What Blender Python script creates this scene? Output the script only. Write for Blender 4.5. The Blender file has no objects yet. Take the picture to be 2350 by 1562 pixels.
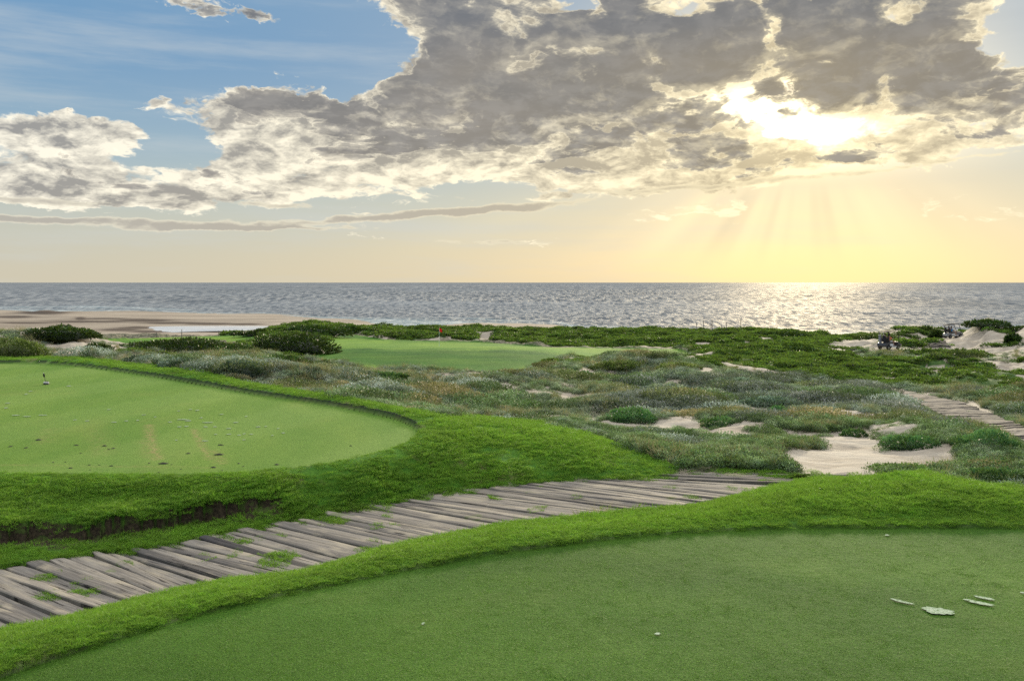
import bpy, bmesh, math, random
import numpy as np
from mathutils import Vector, Matrix, Euler
SKY_TOP = 2.05
CAM_Z = 11.0
scene = bpy.context.scene
QUICK = False
# ---------------------------------------------------------------- sky
F = 2000.0            # focal length of the photograph in its own pixels
U0, V0 = 1175.0, 648.0
SUN_AZ = math.degrees(math.atan((1850-U0)/F))
SUN_EL = 10.0

def az_el(u, v):
    az = math.atan((u-U0)/F)
    return math.degrees(az), math.degrees(math.atan(math.cos(az)*(V0-v)/F))

class S:
    """a socket with arithmetic: every operation adds a Math node"""
    nt = None
    def __init__(s, sock): s.k = sock
    @staticmethod
    def m(op, *a, clamp=False):
        n = S.nt.nodes.new('ShaderNodeMath'); n.operation = op; n.use_clamp = clamp
        for i, x in enumerate(a):
            if isinstance(x, S): S.nt.links.new(x.k, n.inputs[i])
            else: n.inputs[i].default_value = float(x)
        return S(n.outputs[0])
    def __add__(s, o): return S.m('ADD', s, o)
    __radd__ = __add__
    def __sub__(s, o): return S.m('SUBTRACT', s, o)
    def __rsub__(s, o): return S.m('SUBTRACT', o, s)
    def __mul__(s, o): return S.m('MULTIPLY', s, o)
    __rmul__ = __mul__
    def __truediv__(s, o): return S.m('DIVIDE', s, o)
    def __rtruediv__(s, o): return S.m('DIVIDE', o, s)
    def clamp(s): return S.m('ADD', s, 0.0, clamp=True)
    def exp(s): return S.m('EXPONENT', s)
    def pow(s, p): return S.m('POWER', s, p)
    def step(s, a, b):
        n = S.nt.nodes.new('ShaderNodeMapRange'); n.interpolation_type = 'SMOOTHSTEP'
        S.nt.links.new(s.k, n.inputs[0]); n.inputs[1].default_value = a; n.inputs[2].default_value = b
        return S(n.outputs[0])

def vec(x, y, z=0.0):
    n = S.nt.nodes.new('ShaderNodeCombineXYZ')
    for i, a in enumerate((x, y, z)):
        if isinstance(a, S): S.nt.links.new(a.k, n.inputs[i])
        else: n.inputs[i].default_value = a
    return n.outputs[0]

def noise(v, scale, detail=8, rough=0.55, dist=0.0, lac=2.0):
    n = S.nt.nodes.new('ShaderNodeTexNoise'); n.noise_dimensions = '3D'
    S.nt.links.new(v, n.inputs['Vector'])
    n.inputs['Scale'].default_value = scale; n.inputs['Detail'].default_value = detail
    n.inputs['Roughness'].default_value = rough; n.inputs['Distortion'].default_value = dist
    n.inputs['Lacunarity'].default_value = lac
    return S(n.outputs['Fac'])

def col(c):
    n = S.nt.nodes.new('ShaderNodeRGB'); n.outputs[0].default_value = (*c, 1); return n.outputs[0]

def cmix(f, a, b, mode='MIX'):
    n = S.nt.nodes.new('ShaderNodeMix'); n.data_type = 'RGBA'; n.blend_type = mode; n.clamp_factor = True
    for sock, x in ((n.inputs[0], f), (n.inputs[6], a), (n.inputs[7], b)):
        if isinstance(x, S): S.nt.links.new(x.k, sock)
        elif isinstance(x, (int, float)): sock.default_value = x
        elif isinstance(x, tuple): sock.default_value = (*x, 1)
        else: S.nt.links.new(x, sock)
    return n.outputs[2]

# cloud masses and clear gaps: photo pixel -> azimuth / elevation, half sizes in pixels, weight, tilt in degrees
CLOUDS = [
    (1330, 130, 330, 190, 0.95, 0), (1560, 90, 250, 130, 0.55, 0), (1990, 110, 300, 140, 0.95, 0),
    (1330, 270, 330, 75, 0.65, 5), (1700, 120, 220, 110, 0.6, 0),
    (2200, 235, 240, 75, 0.60, 0), (1480, 325, 210, 45, 0.45, 0), (2130, 120, 150, 110, 0.5, 0),
    (980, 130, 95, 70, 0.62, -10), (940, 20, 100, 35, 0.6, 10), (1000, 225, 110, 60, 0.45, 0),
    (720, 245, 230, 50, 0.78, 4), (480, 235, 110, 30, 0.5, 8), (900, 300, 260, 70, 0.62, 0),
    (130, 290, 220, 38, 0.85, -3), (60, 350, 130, 70, 0.62, 0), (260, 335, 90, 30, 0.4, -25),
    (620, 345, 160, 42, 0.42, 0), (200, 400, 330, 42, 0.6, 0), (250, 462, 420, 14, 0.6, 0), (620, 440, 260, 14, 0.5, 0), (560, 420, 330, 45, 0.32, 0),
    (950, 375, 320, 50, 0.42, 0), (1280, 385, 280, 44, 0.42, 0), (350, 445, 420, 30, 0.36, 0), (750, 420, 350, 28, 0.3, 0), (1600, 405, 200, 28, 0.36, 0),
    (2080, 335, 300, 16, 0.5, -7), 
    (430, 12, 330, 18, 0.55, 3), (235, 195, 45, 14, 0.5, 38), (1400, 440, 350, 8, 0.35, -3), (1130, 555, 220, 7, 0.35, 1),
    (2290, 170, 70, 40, 0.4, 30), (1690, 395, 40, 22, 0.35, 0), (1930, 240, 42, 25, 0.7, -10), (1750, 290, 40, 12, 0.5, 15),
    (1640, 372, 170, 30, 0.75, -3), (1950, 352, 210, 18, 0.85, 8), (2210, 322, 180, 20, 0.6, 3), (1700, 335, 38, 18, 0.6, 0), (1800, 265, 28, 12, 0.55, 0),
]
GAPS = [
    (500, 110, 420, 110, 0.55, 0), (60, 160, 200, 90, 0.4, 0), (2340, 70, 60, 70, 0.9, 20), (2265, 190, 40, 20, 0.45, 0),
    (1640, 215, 165, 40, 1.05, -14), (1800, 290, 130, 40, 0.9, 12), (1830, 235, 110, 30, 0.6, 14), 
    (1320, 15, 60, 22, 0.55, 0), (1590, 20, 60, 30, 0.7, 0), (1760, 50, 22, 60, 0.9, 5), (2040, 50, 40, 22, 0.75, -20),
    (1520, 150, 28, 60, 0.65, -20), (410, 330, 55, 32, 0.7, 0), (1000, 430, 900, 14, 0.2, 0), (850, 130, 60, 60, .5, 0),
    (1350, 232, 50, 10, 0.4, 0), (2050, 200, 60, 60, 0.55, 10),
]

STREAKS = [(110, 505, 360, 9, 1.0, 0.3), (880, 499, 260, 9, 0.95, -3.8), (560, 524, 240, 4.5, .75, -1), (1180, 474, 200, 8, .75, -5), (1500, 433, 380, 7, .75, -2.5), (1130, 556, 240, 6, .5, 0.5), (620, 472, 120, 7, .7, 0), (60, 460, 200, 8, .8, 0), (2150, 372, 230, 6, .6, -5)]

def build_world():
    world = bpy.data.worlds.new('World'); bpy.context.scene.world = world
    world.use_nodes = True
    nt = world.node_tree; nt.nodes.clear(); S.nt = nt
    tc = nt.nodes.new('ShaderNodeTexCoord')
    nrm = nt.nodes.new('ShaderNodeVectorMath'); nrm.operation = 'NORMALIZE'
    nt.links.new(tc.outputs['Generated'], nrm.inputs[0])
    sep = nt.nodes.new('ShaderNodeSeparateXYZ'); nt.links.new(nrm.outputs[0], sep.inputs[0])
    dx, dy, dz = (S(sep.outputs[i]) for i in range(3))
    R2D = 57.29578
    azr = S.m('ARCTAN2', dx, dy); az = azr*R2D
    elr = S.m('ARCSINE', dz); el = elr*R2D
    t = S.m('MAXIMUM', S.m('TANGENT', S.m('MINIMUM', S.m('MAXIMUM', elr, 0.0), 1.45)), 0.0)
    q = 1.0/(t + 0.13)
    px, py = dx*q, dy*q
    # slow domain warp so the outlines billow
    pv0 = vec(px, py, 0.0)
    w1 = noise(pv0, 1.3, 3, 0.5) - 0.5
    w2 = noise(vec(px, py, 7.3), 1.3, 3, 0.5) - 0.5
    wx, wy = px + w1*0.5, py + w2*0.5
    pv = vec(wx, wy, 0.3)
    # billows: rounded cells broken up by fine noise, in angular space, flattened towards the horizon
    def cloud_noise(a_, e_, detail=9, full=True):
        ax, ey = a_*0.105, (e_ + (1.0-(e_*-0.2).exp())*9.0)*0.165
        wa = (noise(vec(ax*1.7, ey*1.7, 11.0), 1.0, 4, 0.6) - 0.5)
        wb = (noise(vec(ax*1.7, ey*1.7, 17.0), 1.0, 4, 0.6) - 0.5)
        X, Y = ax + wa*0.75, ey + wb*0.75
        f = noise(vec(X, Y, 3.0), 1.55, detail, 0.62)
        v = nt.nodes.new('ShaderNodeTexVoronoi'); v.feature = 'F1'; v.normalize = True
        nt.links.new(vec(X, Y, 0.7), v.inputs['Vector']); v.inputs['Scale'].default_value = 3.1
        v.inputs['Detail'].default_value = 4.0; v.inputs['Roughness'].default_value = 0.55; v.inputs['Lacunarity'].default_value = 2.2
        return f, 1.0 - S(v.outputs['Distance'])*1.6
    n, bl = cloud_noise(az, el)
    ns, bls = cloud_noise(az + 0.35, el - 0.55, 6)
    def field(lst, azs, els):
        tot = None
        for (u, v, ru, rv, wgt, rot) in lst:
            a0, e0 = az_el(u, v)
            ra, re = math.degrees(ru/F)*1.0, math.degrees(rv/F)*1.0
            c, s = math.cos(math.radians(-rot)), math.sin(math.radians(-rot))
            da, de = azs - a0, els - e0
            x = (da*c + de*s)*(1/ra); y = (de*c - da*s)*(1/re)
            g = ((x*x + y*y)*-0.8).exp()*wgt
            tot = g if tot is None else tot + g
        return tot
    wob = (noise(vec(az*0.30, el*0.55, 5.0), 1.0, 6, 0.6) - 0.5)
    wob2 = (noise(vec(az*0.30, el*0.55, 9.0), 1.0, 6, 0.6) - 0.5)
    azw, elw = az + wob*5.0, el + wob2*2.6
    up = el.step(20, 34)
    cov = field(CLOUDS, azw, elw) - field(GAPS, azw, elw) - 0.36 + up*0.45
    low = 1.0 - el.step(1.5, 4.5)
    band = el.step(4.2, 7.5)
    d = cov*0.80 + (n-0.5)*2.6 + (bl-0.5)*0.62 - low*0.25 - (1.0-el.step(7.5, 10.0))*0.06
    alpha = d.step(-0.03, 0.17)
    ash = S.m('MAXIMUM', d, 0.0)
    # sun glow
    sa, se = math.radians(SUN_AZ), math.radians(SUN_EL)
    sd = (math.cos(se)*math.sin(sa), math.cos(se)*math.cos(sa), math.sin(se))
    dot = dx*sd[0] + dy*sd[1] + dz*sd[2]
    ang = S.m('ARCCOSINE', S.m('MINIMUM', dot, 0.99999))*R2D
    g1 = (ang*(-1/2.6)).exp(); g2 = (ang*(-1/9.0)).exp(); g3 = (ang*(-1/24.0)).exp()
    # clear sky
    e0 = el.step(0, 15)
    blue = cmix(el.step(3, 15), (0.46, 0.59, 0.62), (0.175, 0.365, 0.60))
    horizon = cmix(g3, (0.66, 0.62, 0.50), (0.95, 0.80, 0.48))
    horizon = cmix(g2, horizon, (1.05, 0.84, 0.42))
    clear = cmix(el.step(-1.0, 9.5), horizon, blue)
    hz = (ang*(-1/13.0)).exp()
    clear = cmix(hz*0.8, clear, (0.86, 0.68, 0.38))
    # Nishita sky below the painted haze tint
    ni = nt.nodes.new('ShaderNodeTexSky'); ni.sky_type = 'NISHITA'; ni.sun_disc = False
    ni.sun_elevation = math.radians(SUN_EL); ni.sun_rotation = math.radians(SUN_AZ)
    ni.air_density = 1.0; ni.dust_density = 1.5; ni.ozone_density = 1.5
    nis = nt.nodes.new('ShaderNodeVectorMath'); nis.operation = 'SCALE'
    nt.links.new(ni.outputs[0], nis.inputs[0]); nis.inputs['Scale'].default_value = 0.055
    clear = cmix(0.88, nis.outputs[0], clear)
    # brighter reflection of the sun on the haze low down
    a2 = (az - SUN_AZ - 1.0)*(1/8.0); h2 = el*(1/2.6)
    lowglow = ((a2*a2 + h2*h2)*-1.0).exp()
    clear = cmix(lowglow*0.62, clear, (1.12, 0.96, 0.42))
    # thin cirrus veils
    veil = noise(vec(az*0.05, el*0.45, 1.0), 1.0, 6, 0.6).step(0.42, 0.75)
    clear = cmix(veil*0.45*(1.0-hz), clear, (0.62, 0.66, 0.66))
    # shafts of light under the cloud bank
    phi = S.m('ARCTAN2', az - SUN_AZ, S.m('MAXIMUM', (SUN_EL+1.5) - el, 0.05))
    rays = noise(vec(phi*1.9, 0.0, 0.0), 1.6, 2, 0.5) - 0.5
    rmask = (1.0 - el.step(4.6, 6.6))*(0.35 + 0.65*(1.0 - (az-SUN_AZ).step(-2.0, 6.0)))*el.step(0.2, 3.5)*(ang*(-1/8.0)).exp()
    rayf = rays*rmask*6.5
    clear = cmix(S.m('MAXIMUM', rayf, 0.0), clear, (1.3, 1.08, 0.62))
    clear = cmix(S.m('MAXIMUM', rayf*-1.0, 0.0), clear, (0.55, 0.50, 0.36))
    # clouds
    rim = (ash*-4.6).exp()
    side = (n-ns)*4.2 + (bl-bls)*1.3
    broken = (1.0 - el.step(6.5, 10.5))
    puff = (1.0 - (bl-0.15).clamp())
    lit = (rim*1.15 + S.m('MAXIMUM', side, -0.45)*0.85 + broken*(n-0.42).clamp()*0.9 + 0.06).clamp()
    grey = cmix(el.step(3, 14), (0.31, 0.29, 0.26), (0.185, 0.205, 0.24))
    grey = cmix(noise(vec(az*0.12, el*0.3, 3.0), 1.0, 4, 0.5).step(0.35, 0.7), grey, (0.27, 0.265, 0.265))
    grey = cmix(g3*0.8, grey, (0.36, 0.30, 0.20))
    grey = cmix(el.step(13, 17)*0.5, grey, (0.13, 0.16, 0.21))
    white = cmix(g3*0.9, (1.06, 1.01, 0.88), (1.45, 1.22, 0.70))
    ccol = cmix(lit.pow(1.25), grey, white)
    m2 = noise(vec(az*0.16+4.0, (el + (1.0-(el*-0.2).exp())*9.0)*0.34, 21.0), 1.0, 9, 0.60, 0.5)
    m3 = noise(vec(az*0.5, (el + (1.0-(el*-0.2).exp())*9.0)*0.9, 31.0), 1.0, 7, 0.62, 0.3)
    # far layer: cream, thin and bright; near layer: grey masses with lit rims lying over it
    bt = (rim*0.55 + 0.26 + (1.0-el.step(7.0, 11.0))*0.20 + side*1.1 + (m3-0.5)*2.2 + (m2-0.5)*1.2).clamp()
    back = cmix(bt, cmix(g3, (0.30, 0.30, 0.31), (0.50, 0.42, 0.27)), white)
    back = cmix(g3*0.25, back, (0.95, 0.76, 0.42))
    out = cmix(alpha*(0.90), clear, back)
    hi = el.step(9.5, 13.5)*0.85
    dn = d*0.95 - 0.34 + hi*0.16 - (1.0-el.step(6.5, 11.8))*0.44 + (m2-0.5)*(3.2-hi*1.2) + (m3-0.5)*(0.9-hi*0.5)
    a2_ = dn.step(-0.02, 0.09)
    core = (S.m('MAXIMUM', dn, 0.0)*-9.0).exp()
    l2 = (core*1.0 + S.m('MAXIMUM', side, -0.45)*(0.75-hi*0.50) + (m3-0.5)*(0.55-hi*0.35)).clamp()
    grey = cmix((m3.step(0.40, 0.62))*(0.40-hi*0.22), grey, (0.44, 0.42, 0.39))
    near_c = cmix(l2.pow(1.3), grey, white)
    out = cmix(a2_*alpha, out, near_c)
    stv = field(STREAKS, az, el + wob2*0.9) + (m3-0.5)*1.3 + (m2-0.5)*0.6
    sta = stv.step(0.34, 0.62)
    stc = cmix(stv.step(0.50, 0.95), cmix(g3, (0.76, 0.73, 0.62), (1.0, 0.84, 0.50)), cmix(g3, (0.46, 0.44, 0.405), (0.62, 0.51, 0.32)))
    out = cmix(sta*0.88, out, stc)
    ash = ash*0.35 + S.m('MAXIMUM', dn, 0.0)*1.3
    # the blaze round the veiled sun: scattered by thin cloud, held back by thick cloud
    thin = (ash*-7.0).exp()
    def add(c, k, tint):
        n_ = nt.nodes.new('ShaderNodeVectorMath'); n_.operation = 'SCALE'
        nt.links.new(col(tint), n_.inputs[0]); nt.links.new(k.k, n_.inputs['Scale'])
        a_ = nt.nodes.new('ShaderNodeVectorMath'); a_.operation = 'ADD'
        nt.links.new(c, a_.inputs[0]); nt.links.new(n_.outputs[0], a_.inputs[1]); return a_.outputs[0]
    ell = ((az-SUN_AZ+2.2)*(1/2.2)); ell2 = (el-SUN_EL-0.9)
    dsun = S.m('SQRT', ell*ell + ell2*ell2)
    blaze = (dsun*(-1/2.0)).exp()
    out = add(out, blaze*thin*el.step(5.8, 8.0)*(1.5+(1.0-alpha)*2.2), (1.0, 0.88, 0.58))
    out = add(out, g1*0.06, (1.0, 0.85, 0.5))
    # unseen upper sky, made extra bright, more so sunwards, to light the ground
    bright_dome = cmix(noise(pv0, 0.8, 5, 0.5), (SKY_TOP*0.86, SKY_TOP*0.9, SKY_TOP*0.98), (SKY_TOP*1.1, SKY_TOP*1.07, SKY_TOP*1.0))
    tow = dx*math.sin(sa) + dy*math.cos(sa)
    bright_dome = cmix(1.0, bright_dome, cmix(tow.step(-0.8, 0.8), (0.50, 0.52, 0.56), (1.45, 1.42, 1.36)), 'MULTIPLY')
    out = cmix(el.step(24, 48), out, bright_dome)
    # what lies under the horizon: dull sea haze
    out = cmix(el.step(-0.4, -0.05), (0.2, 0.22, 0.24), out)
    sc = nt.nodes.new('ShaderNodeVectorMath'); sc.operation = 'SCALE'; sc.inputs['Scale'].default_value = 10.0
    nt.links.new(out, sc.inputs[0])
    bg = nt.nodes.new('ShaderNodeBackground'); bg.inputs['Strength'].default_value = 0.1
    nt.links.new(sc.outputs[0], bg.inputs['Color'])
    wo = nt.nodes.new('ShaderNodeOutputWorld'); nt.links.new(bg.outputs[0], wo.inputs['Surface'])
    world.cycles.sampling_method = 'MANUAL'; world.cycles.sample_map_resolution = 1024
def build_camera():
    cd = bpy.data.cameras.new('camera'); cam = bpy.data.objects.new('camera', cd)
    scene.collection.objects.link(cam); scene.camera = cam
    cam.location = (0, 0, CAM_Z); cam.rotation_euler = (math.radians(90), 0, 0)
    cd.sensor_width = 36.0; cd.lens = F/2350*36.0
    cd.shift_y = -(781.0 - V0)/2350
    cd.clip_start = 0.1; cd.clip_end = 60000
    scene.view_settings.view_transform = 'Standard'; scene.view_settings.look = 'None'
    scene.view_settings.exposure = 0; scene.view_settings.gamma = 1
    scene.render.engine = 'CYCLES'
# ---------------------------------------------------------------- terrain
# U,V are pixels of the photograph, H metres below the eye, D metres ahead: control points of the ground height
def PH(u, v, h): d = h*F/(v-V0); return ((u-U0)/F, math.log(d), h)
def PD(u, d, h): return ((u-U0)/F, math.log(d), h)

H_NEAR, H_FAR, H_PATH = 1.75, 3.10, 3.60
CP = []
for X in (-1100, -600, 0, 500, 1175, 1800, 2350, 3000, 3600):
    CP += [PD(X, 0.8, H_NEAR), PD(X, 2.0, H_NEAR)]
CP += [PD(500, 3.5, H_NEAR), PD(1175, 4.5, H_NEAR), PD(1800, 5, H_NEAR), PD(2350, 5, H_NEAR), PD(2900, 5.5, H_NEAR)]
for (u, ve, rest) in (
    (-200, 1640, [(1565, 1.85), (1545, 2.7), (1530, 3.6)]),
    (0, 1555, [(1500, 1.85), (1478, 2.7), (1468, 3.6)]),
    (250, 1475, [(1440, 1.85), (1420, 2.7), (1408, 3.6)]),
    (500, 1400, [(1376, 1.83), (1366, 2.7), (1364, 3.6)]),
    (900, 1312, [(1292, 1.80), (1286, 2.7), (1284, 3.58)]),
    (1200, 1262, [(1240, 1.80), (1234, 2.7), (1228, 3.56)]),
    (1450, 1234, [(1212, 1.78), (1206, 2.7), (1200, 3.56)]),
    (1700, 1217, [(1184, 1.74), (1160, 2.2), (1148, 3.0), (1142, 3.58)]),
    (1860, 1214, [(1176, 1.72), (1128, 1.90), (1126, 2.6), (1124, 3.58)]),
    (2130, 1212, [(1168, 1.70), (1125, 1.70), (1092, 1.78)]),
    (2350, 1213, [(1168, 1.72), (1136, 1.84)]),
    (2700, 1216, [(1190, 1.80), (1175, 2.0)])):
    CP.append(PH(u, ve, H_NEAR))
    CP += [PH(u, v, h) for v, h in rest]
CP += [PD(2130, 10.0, 2.7), PD(2130, 13.0, 3.75), PD(2350, 10.0, 2.9), PD(2350, 13.5, 4.0), PD(2700, 9.5, 2.9), PD(2700, 13, 4.0), PD(3300, 10, 3), PD(3300, 14, 4.1),
       PD(1980, 10.0, 2.45), PD(1980, 13.5, 3.68), PD(1980, 8.2, 1.88)]
# sleeper path: the ends of the sleepers along its far and near side
PATH_T = [(-700, 1430), (-300, 1352), (0, 1297), (218, 1266), (375, 1249), (548, 1213), (720, 1183), (900, 1150), (985, 1131), (1130, 1116), (1250, 1105), (1400, 1098), (1500, 1092), (1570, 1086), (1640, 1081)]
PATH_B = [(-560, 1590), (-60, 1470), (300, 1400), (479, 1372), (728, 1330), (880, 1301), (1090, 1258), (1290, 1218), (1440, 1190), (1530, 1165), (1610, 1150), (1730, 1128), (1860, 1105), (1900, 1098), (1950, 1090)]
for (u, v) in PATH_T + PATH_B: CP.append(PH(u, v, H_PATH))
# far tee, its banks and the turf shoulder
for (u, v) in ((-600, 833), (-250, 833), (0, 833), (238, 847), (579, 905), (869, 952), (964, 997), (835, 1048), (600, 1080), (300, 1088), (0, 1085), (-300, 1085), (300, 950), (600, 1000), (-300, 950), (0, 900)):
    CP.append(PH(u, v, H_FAR))
for (u, v, h) in ((-500, 806, 3.05), (0, 808, 3.05), (204, 823, 3.1), (443, 847, 3.14), (647, 894, 3.16), (783, 915, 3.16), (869, 932, 3.18), (954, 949, 3.2),
                  (1022, 961, 3.13), (1158, 986, 3.2), (1329, 1020, 3.34), (1465, 1054, 3.52), (1540, 1074, 3.6),
                  (1090, 966, 3.6), (1192, 972, 3.75), (1363, 1004, 3.8), (1465, 1036, 3.75)):
    CP.append(PH(u, v, h))
for (u, v, h) in ((-300, 1210, 3.48), (0, 1226, 3.42), (250, 1212, 3.42), (480, 1190, 3.44), (700, 1168, 3.5), (0, 1160, 3.3), (300, 1150, 3.3), (550, 1135, 3.3), (800, 1100, 3.3), (1000, 1060, 3.3), (1150, 1060, 3.35), (1300, 1070, 3.45)):
    CP.append(PH(u, v, h))
# sand bowl and the scrub dunes
for (u, v, h) in ((1780, 1060, 3.66), (1900, 1092, 3.68), (1990, 1098, 3.7), (1850, 1040, 3.85), (1960, 1022, 3.95), (2110, 1040, 3.9), (2190, 1066, 3.95), (2350, 1050, 3.95), (2350, 1100, 3.9), (1650, 1070, 3.66), (1600, 1040, 3.9), (1700, 1000, 4.0), (1500, 1000, 4.05), (1300, 962, 4.1), (2600, 1050, 4.1)):
    CP.append(PH(u, v, h))
for u in (1150, 1450, 1750, 2050, 2350, 2750, 3300):
    CP += [PH(u, 950, 4.75 if u < 2100 else 4.85), PH(u, 902, 5.35), PH(u, 868, 5.9)]
for u in (1350, 1550, 1700, 1900, 2100, 2350, 2800): CP += [PH(u, 845, 6.3)]
for (u, v, h) in ((800, 880, 4.6), (650, 862, 4.9), (500, 845, 4.9), (950, 910, 4.6), (1000, 875, 5.6), (800, 850, 6.2), (600, 830, 5.9), (450, 820, 5.7), (1080, 862, 6.4)):
    CP.append(PH(u, v, h))
for (u, d, h) in ((-400, 46, 3.6), (0, 46, 3.65), (200, 45, 4.4), (-400, 60, 4.6), (0, 62, 4.85), (0, 75, 4.85), (-400, 80, 5.4)):
    CP.append(PD(u, d, h))
for (u, v, h) in ((100, 773, 5.2), (200, 781, 5.3), (300, 797, 5.7), (350, 808, 5.9), (120, 800, 4.95), (230, 808, 5.2)):
    CP.append(PH(u, v, h))
for (u, d, h) in ((50, 105, 7.6), (200, 108, 8.2), (300, 105, 8.1), (150, 140, 8.6), (-200, 110, 7.8), (-400, 150, 8.8)):
    CP.append(PD(u, d, h))
# fairway and flag green
for (u, v, h) in ((640, 808, 7.4), (750, 833, 7.4), (886, 843, 7.5), (1022, 854, 7.45), (1141, 857, 7.35), (1244, 842, 7.25), (850, 820, 7.25), (1050, 825, 7.2),
                  (700, 797, 7.3), (850, 799, 6.98), (1000, 800, 6.95), (1150, 799, 6.92), (1220, 801, 7.05), (1270, 806, 7.2), (1320, 820, 7.35),
                  (780, 772, 8.1), (900, 783, 8.3), (1010, 792, 8.3), (880, 791, 8.0), (1100, 792, 8.0), (1090, 787, 8.5), (1200, 794, 8.3), (1380, 808, 8.0), (1550, 812, 7.9), (1600, 815, 7.6), (1450, 825, 6.9),
                  (400, 805, 7.6), (560, 808, 7.4), (400, 779, 8.3), (560, 774, 8.3), (460, 790, 8.0), (250, 783, 8.3)):
    CP.append(PH(u, v, h))
# far dune crest
for (u, d, h) in ((700, 150, 7.3), (780, 152, 7.6), (900, 152, 8.05), (1010, 152, 8.2), (1130, 150, 8.15), (1300, 148, 8.2), (1500, 148, 8.25), (1700, 146, 8.3), (1850, 140, 8.55), (1950, 138, 8.9),
                  (1700, 115, 8.0), (1500, 125, 8.1), (1300, 125, 8.3), (570, 150, 8.7), (400, 160, 9.6)):
    CP.append(PD(u, d, h))
for (u, v, h) in ((1750, 805, 7.4), (1650, 840, 6.4), (1900, 835, 6.5), (1800, 790, 7.8), (1600, 795, 7.9)):
    CP.append(PH(u, v, h))
CP += [tuple(PD(1430, 62, 5.35)), tuple(PD(1300, 60, 5.75)), tuple(PD(1560, 62, 5.65)), tuple(PD(1430, 70, 6.5)), tuple(PD(1430, 54, 6.0))]
# sandy dunes with the carts
for (u, v, h) in ((2040, 803, 7.45), (1950, 800, 7.7), (2150, 790, 7.9), (2120, 779, 8.1), (2000, 772, 8.0), (2200, 822, 6.9), (2350, 826, 6.9), (2100, 825, 6.8), (2050, 758, 7.75), (2120, 752, 7.4), (2185, 774, 8.3), (2240, 760, 7.5), (2265, 742, 5.9), (2300, 756, 6.9), (2350, 750, 6.4), (2450, 750, 6.5), (2250, 785, 7.7), (2350, 790, 7.3), (2700, 790, 7.4), (3200, 780, 7.6)):
    CP.append(PH(u, v, h))
for u in (600, 900, 1200, 1500, 1800, 2050, 2350, 2800, 3300):
    CP += [PD(u, 185, 10.6)]
for u in (-1000, -500, -100, 150, 400): CP += [PD(u, 170, 10.1), PD(u, 215, 10.5)]
CP += [PD(2265, 118, 5.25), PD(2225, 119, 6.6), PD(2312, 117, 6.5), PD(2360, 116, 5.7), PD(2265, 112, 6.6), PD(2120, 134, 6.75), PD(2265, 126, 6.6), PD(2450, 116, 5.7)]
CP += [PD(100, 292, 9.3), PD(60, 292, 10.2), PD(150, 290, 10.0), PD(100, 270, 10.3), PD(100, 310, 10.5)]
# waterline of the sea
SHORE = [(-1200, 335), (-500, 344), (0, 346), (300, 336), (600, 300), (800, 262), (1100, 237), (1280, 222), (1320, 208), (1500, 201), (1900, 186), (2100, 196), (2400, 200), (3600, 205)]
for u, d in SHORE:
    CP += [PD(u, d, 11.0), PD(u, d*1.12, 11.9), PD(u, d*0.93, 10.72)]
CP += [PD(u, 450, 15.0) for u in (-1200, -200, 600, 1300, 2000, 2700, 3500)]
CP = np.array(CP)

KX = 3.2
def _phi(r2): return 0.5*r2*np.log(np.maximum(r2, 1e-12))
_A = np.stack([CP[:, 0]*KX, CP[:, 1]*1.0], 1)
def _solve():
    n = len(_A)
    r2 = ((_A[:, None, :]-_A[None])**2).sum(2)
    K = _phi(r2) + np.eye(n)*2e-4
    P = np.concatenate([np.ones((n, 1)), _A], 1)
    M = np.block([[K, P], [P.T, np.zeros((3, 3))]])
    return np.linalg.solve(M, np.concatenate([CP[:, 2], np.zeros(3)]))
_W = _solve()
def base_h(X, ld):
    X = np.asarray(X, float); ld = np.asarray(ld, float); out = np.empty(X.size); xf = X.ravel()*KX; lf = ld.ravel()
    for i in range(0, xf.size, 60000):
        a = np.stack([xf[i:i+60000], lf[i:i+60000]], 1)
        r2 = (a[:, :1]-_A[None, :, 0])**2 + (a[:, 1:]-_A[None, :, 1])**2
        out[i:i+60000] = _phi(r2) @ _W[:-3] + _W[-3] + a @ _W[-2:]
    return out.reshape(X.shape)

# lattice noise
def vnoise(x, y, seed=0):
    xi = np.floor(x).astype(np.int64); yi = np.floor(y).astype(np.int64); fx = x-xi; fy = y-yi
    fx = fx*fx*(3-2*fx); fy = fy*fy*(3-2*fy)
    def h(a, b):
        n = (a*374761393 + b*668265263 + seed*1442695041) & 0xffffffff
        n = ((n ^ (n >> 13))*1274126177) & 0xffffffff
        return ((n ^ (n >> 16)) & 0xffff)/65535.0
    return (h(xi, yi)*(1-fx)+h(xi+1, yi)*fx)*(1-fy) + (h(xi, yi+1)*(1-fx)+h(xi+1, yi+1)*fx)*fy
def fbm(x, y, oct=4, seed=0, g=0.5):
    s = 0; a = 1; t = 0
    for k in range(oct):
        s = s + a*vnoise(x*2**k + 17.3*k, y*2**k - 9.1*k, seed+k); t += a; a *= g
    return s/t
def sstep(a, b, x):
    t = np.clip((x-a)/(b-a), 0, 1); return t*t*(3-2*t)
def inside(poly, x, y):
    r = np.zeros(x.shape, bool); n = len(poly); j = n-1
    for i in range(n):
        xi, yi = poly[i]; xj, yj = poly[j]
        if yi != yj:
            r ^= ((yi > y) != (yj > y)) & (x < (xj-xi)*(y-yi)/(yj-yi)+xi)
        j = i
    return r
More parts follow.
